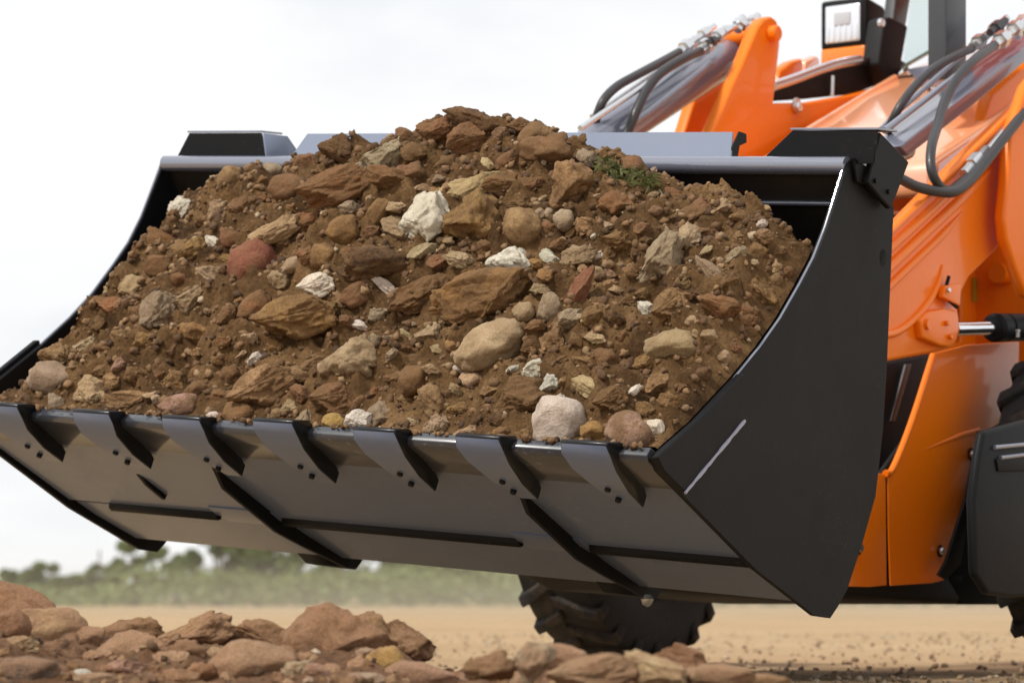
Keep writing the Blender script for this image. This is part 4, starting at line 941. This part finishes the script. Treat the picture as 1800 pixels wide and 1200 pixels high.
for lo, hi, tries in ((44, 84, 900), (20, 40, 1800)):
    for _ in range(tries):
        if cnt > 170: break
        x, y = rnd.uniform(0, 1400), rnd.uniform(1085, 1200); s = rnd.uniform(lo, hi)
        h, nn, _, dd = mound_bvh.ray_cast(CAM, ray(x, y).normalized())
        if h is None or h.z < 0.02: continue
        if any((x - px) ** 2 + (y - py) ** 2 < ((s * 0.5 + pr) * 0.5) ** 2 for px, py, pr, _ in fplaced): continue
        col = rnd.choice(fc); kind = rnd.choice(['round', 'angular', 'clod', 'clod', 'clod'])
        o = put_rock(None, rnd, x, y, s, s * rnd.uniform(0.55, 0.85), rnd.uniform(-30, 30), col, kind, hit=h, sink=0.45, depth=0.9)
        auto_label(o, x, y, s, col, kind, fnamed, 'in the foreground rubble', 'stones in the foreground rubble'); fplaced.append((x, y, s / 2, '')); cnt += 1
pts = []
for _ in range(3000):
    v = rnd.choice(MV)
    if v.z > 0.0: pts.append((v + Vector((rnd.uniform(-.01, .01), rnd.uniform(-.02, .02), 0.0)), 1.0))
crumbs('rubble_grit', pts, 'crumb', 'loose grit and crumbs between the foreground stones', 'grit', 0.003, 0.015, rnd)
pts = []
for _ in range(3800):
    y = rnd.uniform(6.8, 22) if rnd.random() < 0.7 else rnd.uniform(6.8, 10); x = rnd.uniform(-0.19, 0.19) * y * 1.1
    pts.append((Vector((x, y, -0.008)), 1.0))
crumbs('ground_pebbles', pts, 'pebble', 'small pebbles strewn over the sandy ground', 'pebbles', 0.003, 0.016, rnd)

# ------------------------------------------------------------------ trees and scrub far behind
def bush(name, label, x0, x1, ytop, dist, density, stems, cat='tree', group='trees on the skyline'):
    s = dist / FPX; xc = (x0 + x1) / 2; base = Vector(((xc - CX) * s, dist, 0)); H = HC + (HY - ytop) * s; Wd = (x1 - x0) * s
    root = place(bpy.data.objects.new(name, None), base); tag(root, label, cat, group)
    for k in range(stems):
        dx = rnd.uniform(-0.25, 0.25) * Wd; top = base + Vector((dx * 1.6, rnd.uniform(-.4, .4), H * rnd.uniform(0.7, 0.96)))
        b0 = base + Vector((dx, 0, -0.05)); mid = b0.lerp(top, 0.5) + Vector((rnd.uniform(-.1, .1), 0, 0)); r0 = 0.02 + 0.025 * H
        tube('trunk', [b0, mid, top], [r0, r0 * 0.65, r0 * 0.2], 'bark', root, 7)
        for q in range(3):
            st_ = b0.lerp(top, rnd.uniform(0.35, 0.75)); e = st_ + Vector((rnd.uniform(-.3, .3) * Wd, rnd.uniform(-.3, .3) * Wd, rnd.uniform(0.08, 0.25) * H)); tube('limb', [st_, st_.lerp(e, .5) + Vector((0, 0, .03 * H)), e], [r0 * 0.4, r0 * 0.25, r0 * 0.08], 'bark', root, 5)
    V = []; Fc = []; clumps = []
    for c in range(int(7 + density * 9)):
        ang = rnd.uniform(-1, 1); hgt = rnd.uniform(0.12, 0.97); spread = math.sqrt(max(0.05, 1 - (hgt * 0.95) ** 2.4)); clumps.append((Vector((ang * Wd * 0.5 * spread, rnd.uniform(-.35, .35) * Wd, hgt * H)), rnd.uniform(0.18, 0.32) * min(H, Wd * 0.8) * (1.15 - hgt * 0.5)))
    for c, rr in clumps:
        for _ in range(int(140 * density)):
            d = Vector((rnd.gauss(0, 1), rnd.gauss(0, 1), rnd.gauss(0, 0.8))); d = d.normalized() * rr * rnd.random() ** 0.4; p = base + c + d
            if p.z < 0: continue
            n_ = Vector((rnd.gauss(0, 1), rnd.gauss(0, 1), rnd.gauss(0.4, 1))).normalized(); _, u, v = frame(n_); L = rnd.uniform(0.05, 0.11) * dist / 90
            k = len(V); V += [p - u * L, p + v * L * 0.5, p + u * L, p - v * L * 0.5]; Fc.append((k, k + 1, k + 2, k + 3))
    mk('crown', V, Fc, 'leaf', root)
    return root
T_ = [('skyline_bush', 'low bush at the left picture edge on the skyline', -40, 60, 1004, 105, 1.0, 3), ('skyline_bush', 'rounded bush with wispy top left of the thin pole', 38, 112, 992, 100, 1.0, 3), ('skyline_bush', 'small low bush just left of the thin pole', 96, 160, 1006, 110, 0.9, 3),
      ('skyline_tree', 'narrow tree standing beside the thin pole', 148, 190, 980, 98, 0.9, 2), ('skyline_tree', 'tall loose tree under the left end of the bucket', 186, 262, 953, 95, 1.2, 3), ('skyline_tree', 'feathery tree right of the bucket\'s left corner', 238, 300, 962, 102, 1.1, 2),
      ('skyline_tree', 'low spreading tree under the bucket heel left of centre', 286, 360, 966, 99, 1.6, 3), ('skyline_tree', 'dense tall tree rising behind the bucket heel', 344, 440, 926, 94, 2.0, 4), ('skyline_tree', 'broad dense tree left of the bucket\'s left rib', 420, 540, 915, 97, 2.2, 5),
      ('skyline_tree', 'dark broad tree behind the left rib of the bucket', 520, 650, 915, 100, 2.2, 5), ('skyline_tree', 'broad tree below the middle of the bucket', 630, 770, 925, 103, 2.2, 5), ('skyline_tree', 'broad tree left of the far front wheel', 750, 900, 935, 98, 2.2, 5)]
for n_, lab, x0, x1, yt, dist, dens, stems in T_: bush(n_, lab, x0, x1, yt, dist, dens, stems, 'bush' if 'bush' in n_ else 'tree', 'bushes and trees on the skyline')
# scrub under them: one uncountable mass
V = []; Fc = []
for _ in range(30000):
    dist = rnd.uniform(84, 104); x = rnd.uniform(-40, 40); hmax = 0.55 + 0.35 * noise.noise(Vector((x * 0.5, dist * 0.2, 0))) + (0.5 if x > -11 else 0)
    p = Vector((x, dist, rnd.random() ** 0.8 * hmax)); n_ = Vector((rnd.gauss(0, 1), rnd.gauss(0, 1), rnd.gauss(0.3, 1))).normalized(); _, u, v = frame(n_); L = rnd.uniform(0.07, 0.16)
    k = len(V); V += [p - u * L, p + v * L * 0.5, p + u * L, p - v * L * 0.5]; Fc.append((k, k + 1, k + 2, k + 3))
tag(mk('scrub', V, Fc, 'leaf'), 'low green scrub along the far edge of the ground', 'scrub', kind='stuff')
pl = Vector(((175 - CX) * 96 / FPX, 96, 0))
pole = place(bpy.data.objects.new('thin_pole', None), pl); tag(pole, 'thin dark pole standing between the skyline bushes', 'pole')
tube('shaft', [pl, pl + Z * 1.0, pl + Z * 1.62], [0.035, 0.03, 0.024], 'bark', pole, 8); tube('cap', [pl + Z * 1.60, pl + Z * 1.66, pl + Z * 1.68], [0.036, 0.036, 0.01], 'bark', pole, 8)

# ------------------------------------------------------------------ drifting dust low over the far ground
def dust():
    x0, x1, y0, y1, z1 = -22, 26, 30, 82, 1.9
    P = [(x, y, z) for z in (-0.2, z1) for y in (y0, y1) for x in (x0, x1)]
    o = mk('dust_cloud', [Vector(p) for p in P], [(0, 1, 3, 2), (4, 6, 7, 5), (0, 4, 5, 1), (2, 3, 7, 6), (0, 2, 6, 4), (1, 5, 7, 3)], None, origin=Vector((0, 56, 0)))
    m = bpy.data.materials.new('dust'); m.use_nodes = True; nt = m.node_tree; nt.nodes.clear()
    out = nt.nodes.new('ShaderNodeOutputMaterial'); v = nt.nodes.new('ShaderNodeVolumePrincipled'); v.inputs['Color'].default_value = (0.84, 0.73, 0.56, 1); v.inputs['Anisotropy'].default_value = 0.1
    t = nt.nodes.new('ShaderNodeTexCoord'); sp = nt.nodes.new('ShaderNodeSeparateXYZ'); nt.links.new(t.outputs['Object'], sp.inputs[0])
    mr = nt.nodes.new('ShaderNodeMapRange'); mr.inputs[1].default_value = 0.05; mr.inputs[2].default_value = 1.15; mr.inputs[3].default_value = 1.0; mr.inputs[4].default_value = 0.0
    nt.links.new(sp.outputs[2], mr.inputs[0])
    n = nt.nodes.new('ShaderNodeTexNoise'); n.inputs['Scale'].default_value = 0.18; n.inputs['Detail'].default_value = 3; nt.links.new(t.outputs['Object'], n.inputs['Vector'])
    m1 = nt.nodes.new('ShaderNodeMath'); m1.operation = 'MULTIPLY'; nt.links.new(mr.outputs[0], m1.inputs[0]); nt.links.new(n.outputs[0], m1.inputs[1])
    m2 = nt.nodes.new('ShaderNodeMath'); m2.operation = 'MULTIPLY'; m2.inputs[1].default_value = 0.016; nt.links.new(m1.outputs[0], m2.inputs[0])
    mx_ = nt.nodes.new('ShaderNodeMapRange'); mx_.inputs[1].default_value = -10; mx_.inputs[2].default_value = -4; mx_.inputs[3].default_value = 0.6; mx_.inputs[4].default_value = 1.9; nt.links.new(sp.outputs[0], mx_.inputs[0])
    m3 = nt.nodes.new('ShaderNodeMath'); m3.operation = 'MULTIPLY'; nt.links.new(m2.outputs[0], m3.inputs[0]); nt.links.new(mx_.outputs[0], m3.inputs[1])
    nt.links.new(m3.outputs[0], v.inputs['Density']); nt.links.new(v.outputs[0], out.inputs['Volume'])
    o.data.materials.append(m); tag(o, 'pale brown dust drifting low in front of the skyline trees', 'dust', kind='stuff')
dust()
SC.cycles.volume_step_rate = 4; SC.cycles.volume_max_steps = 64
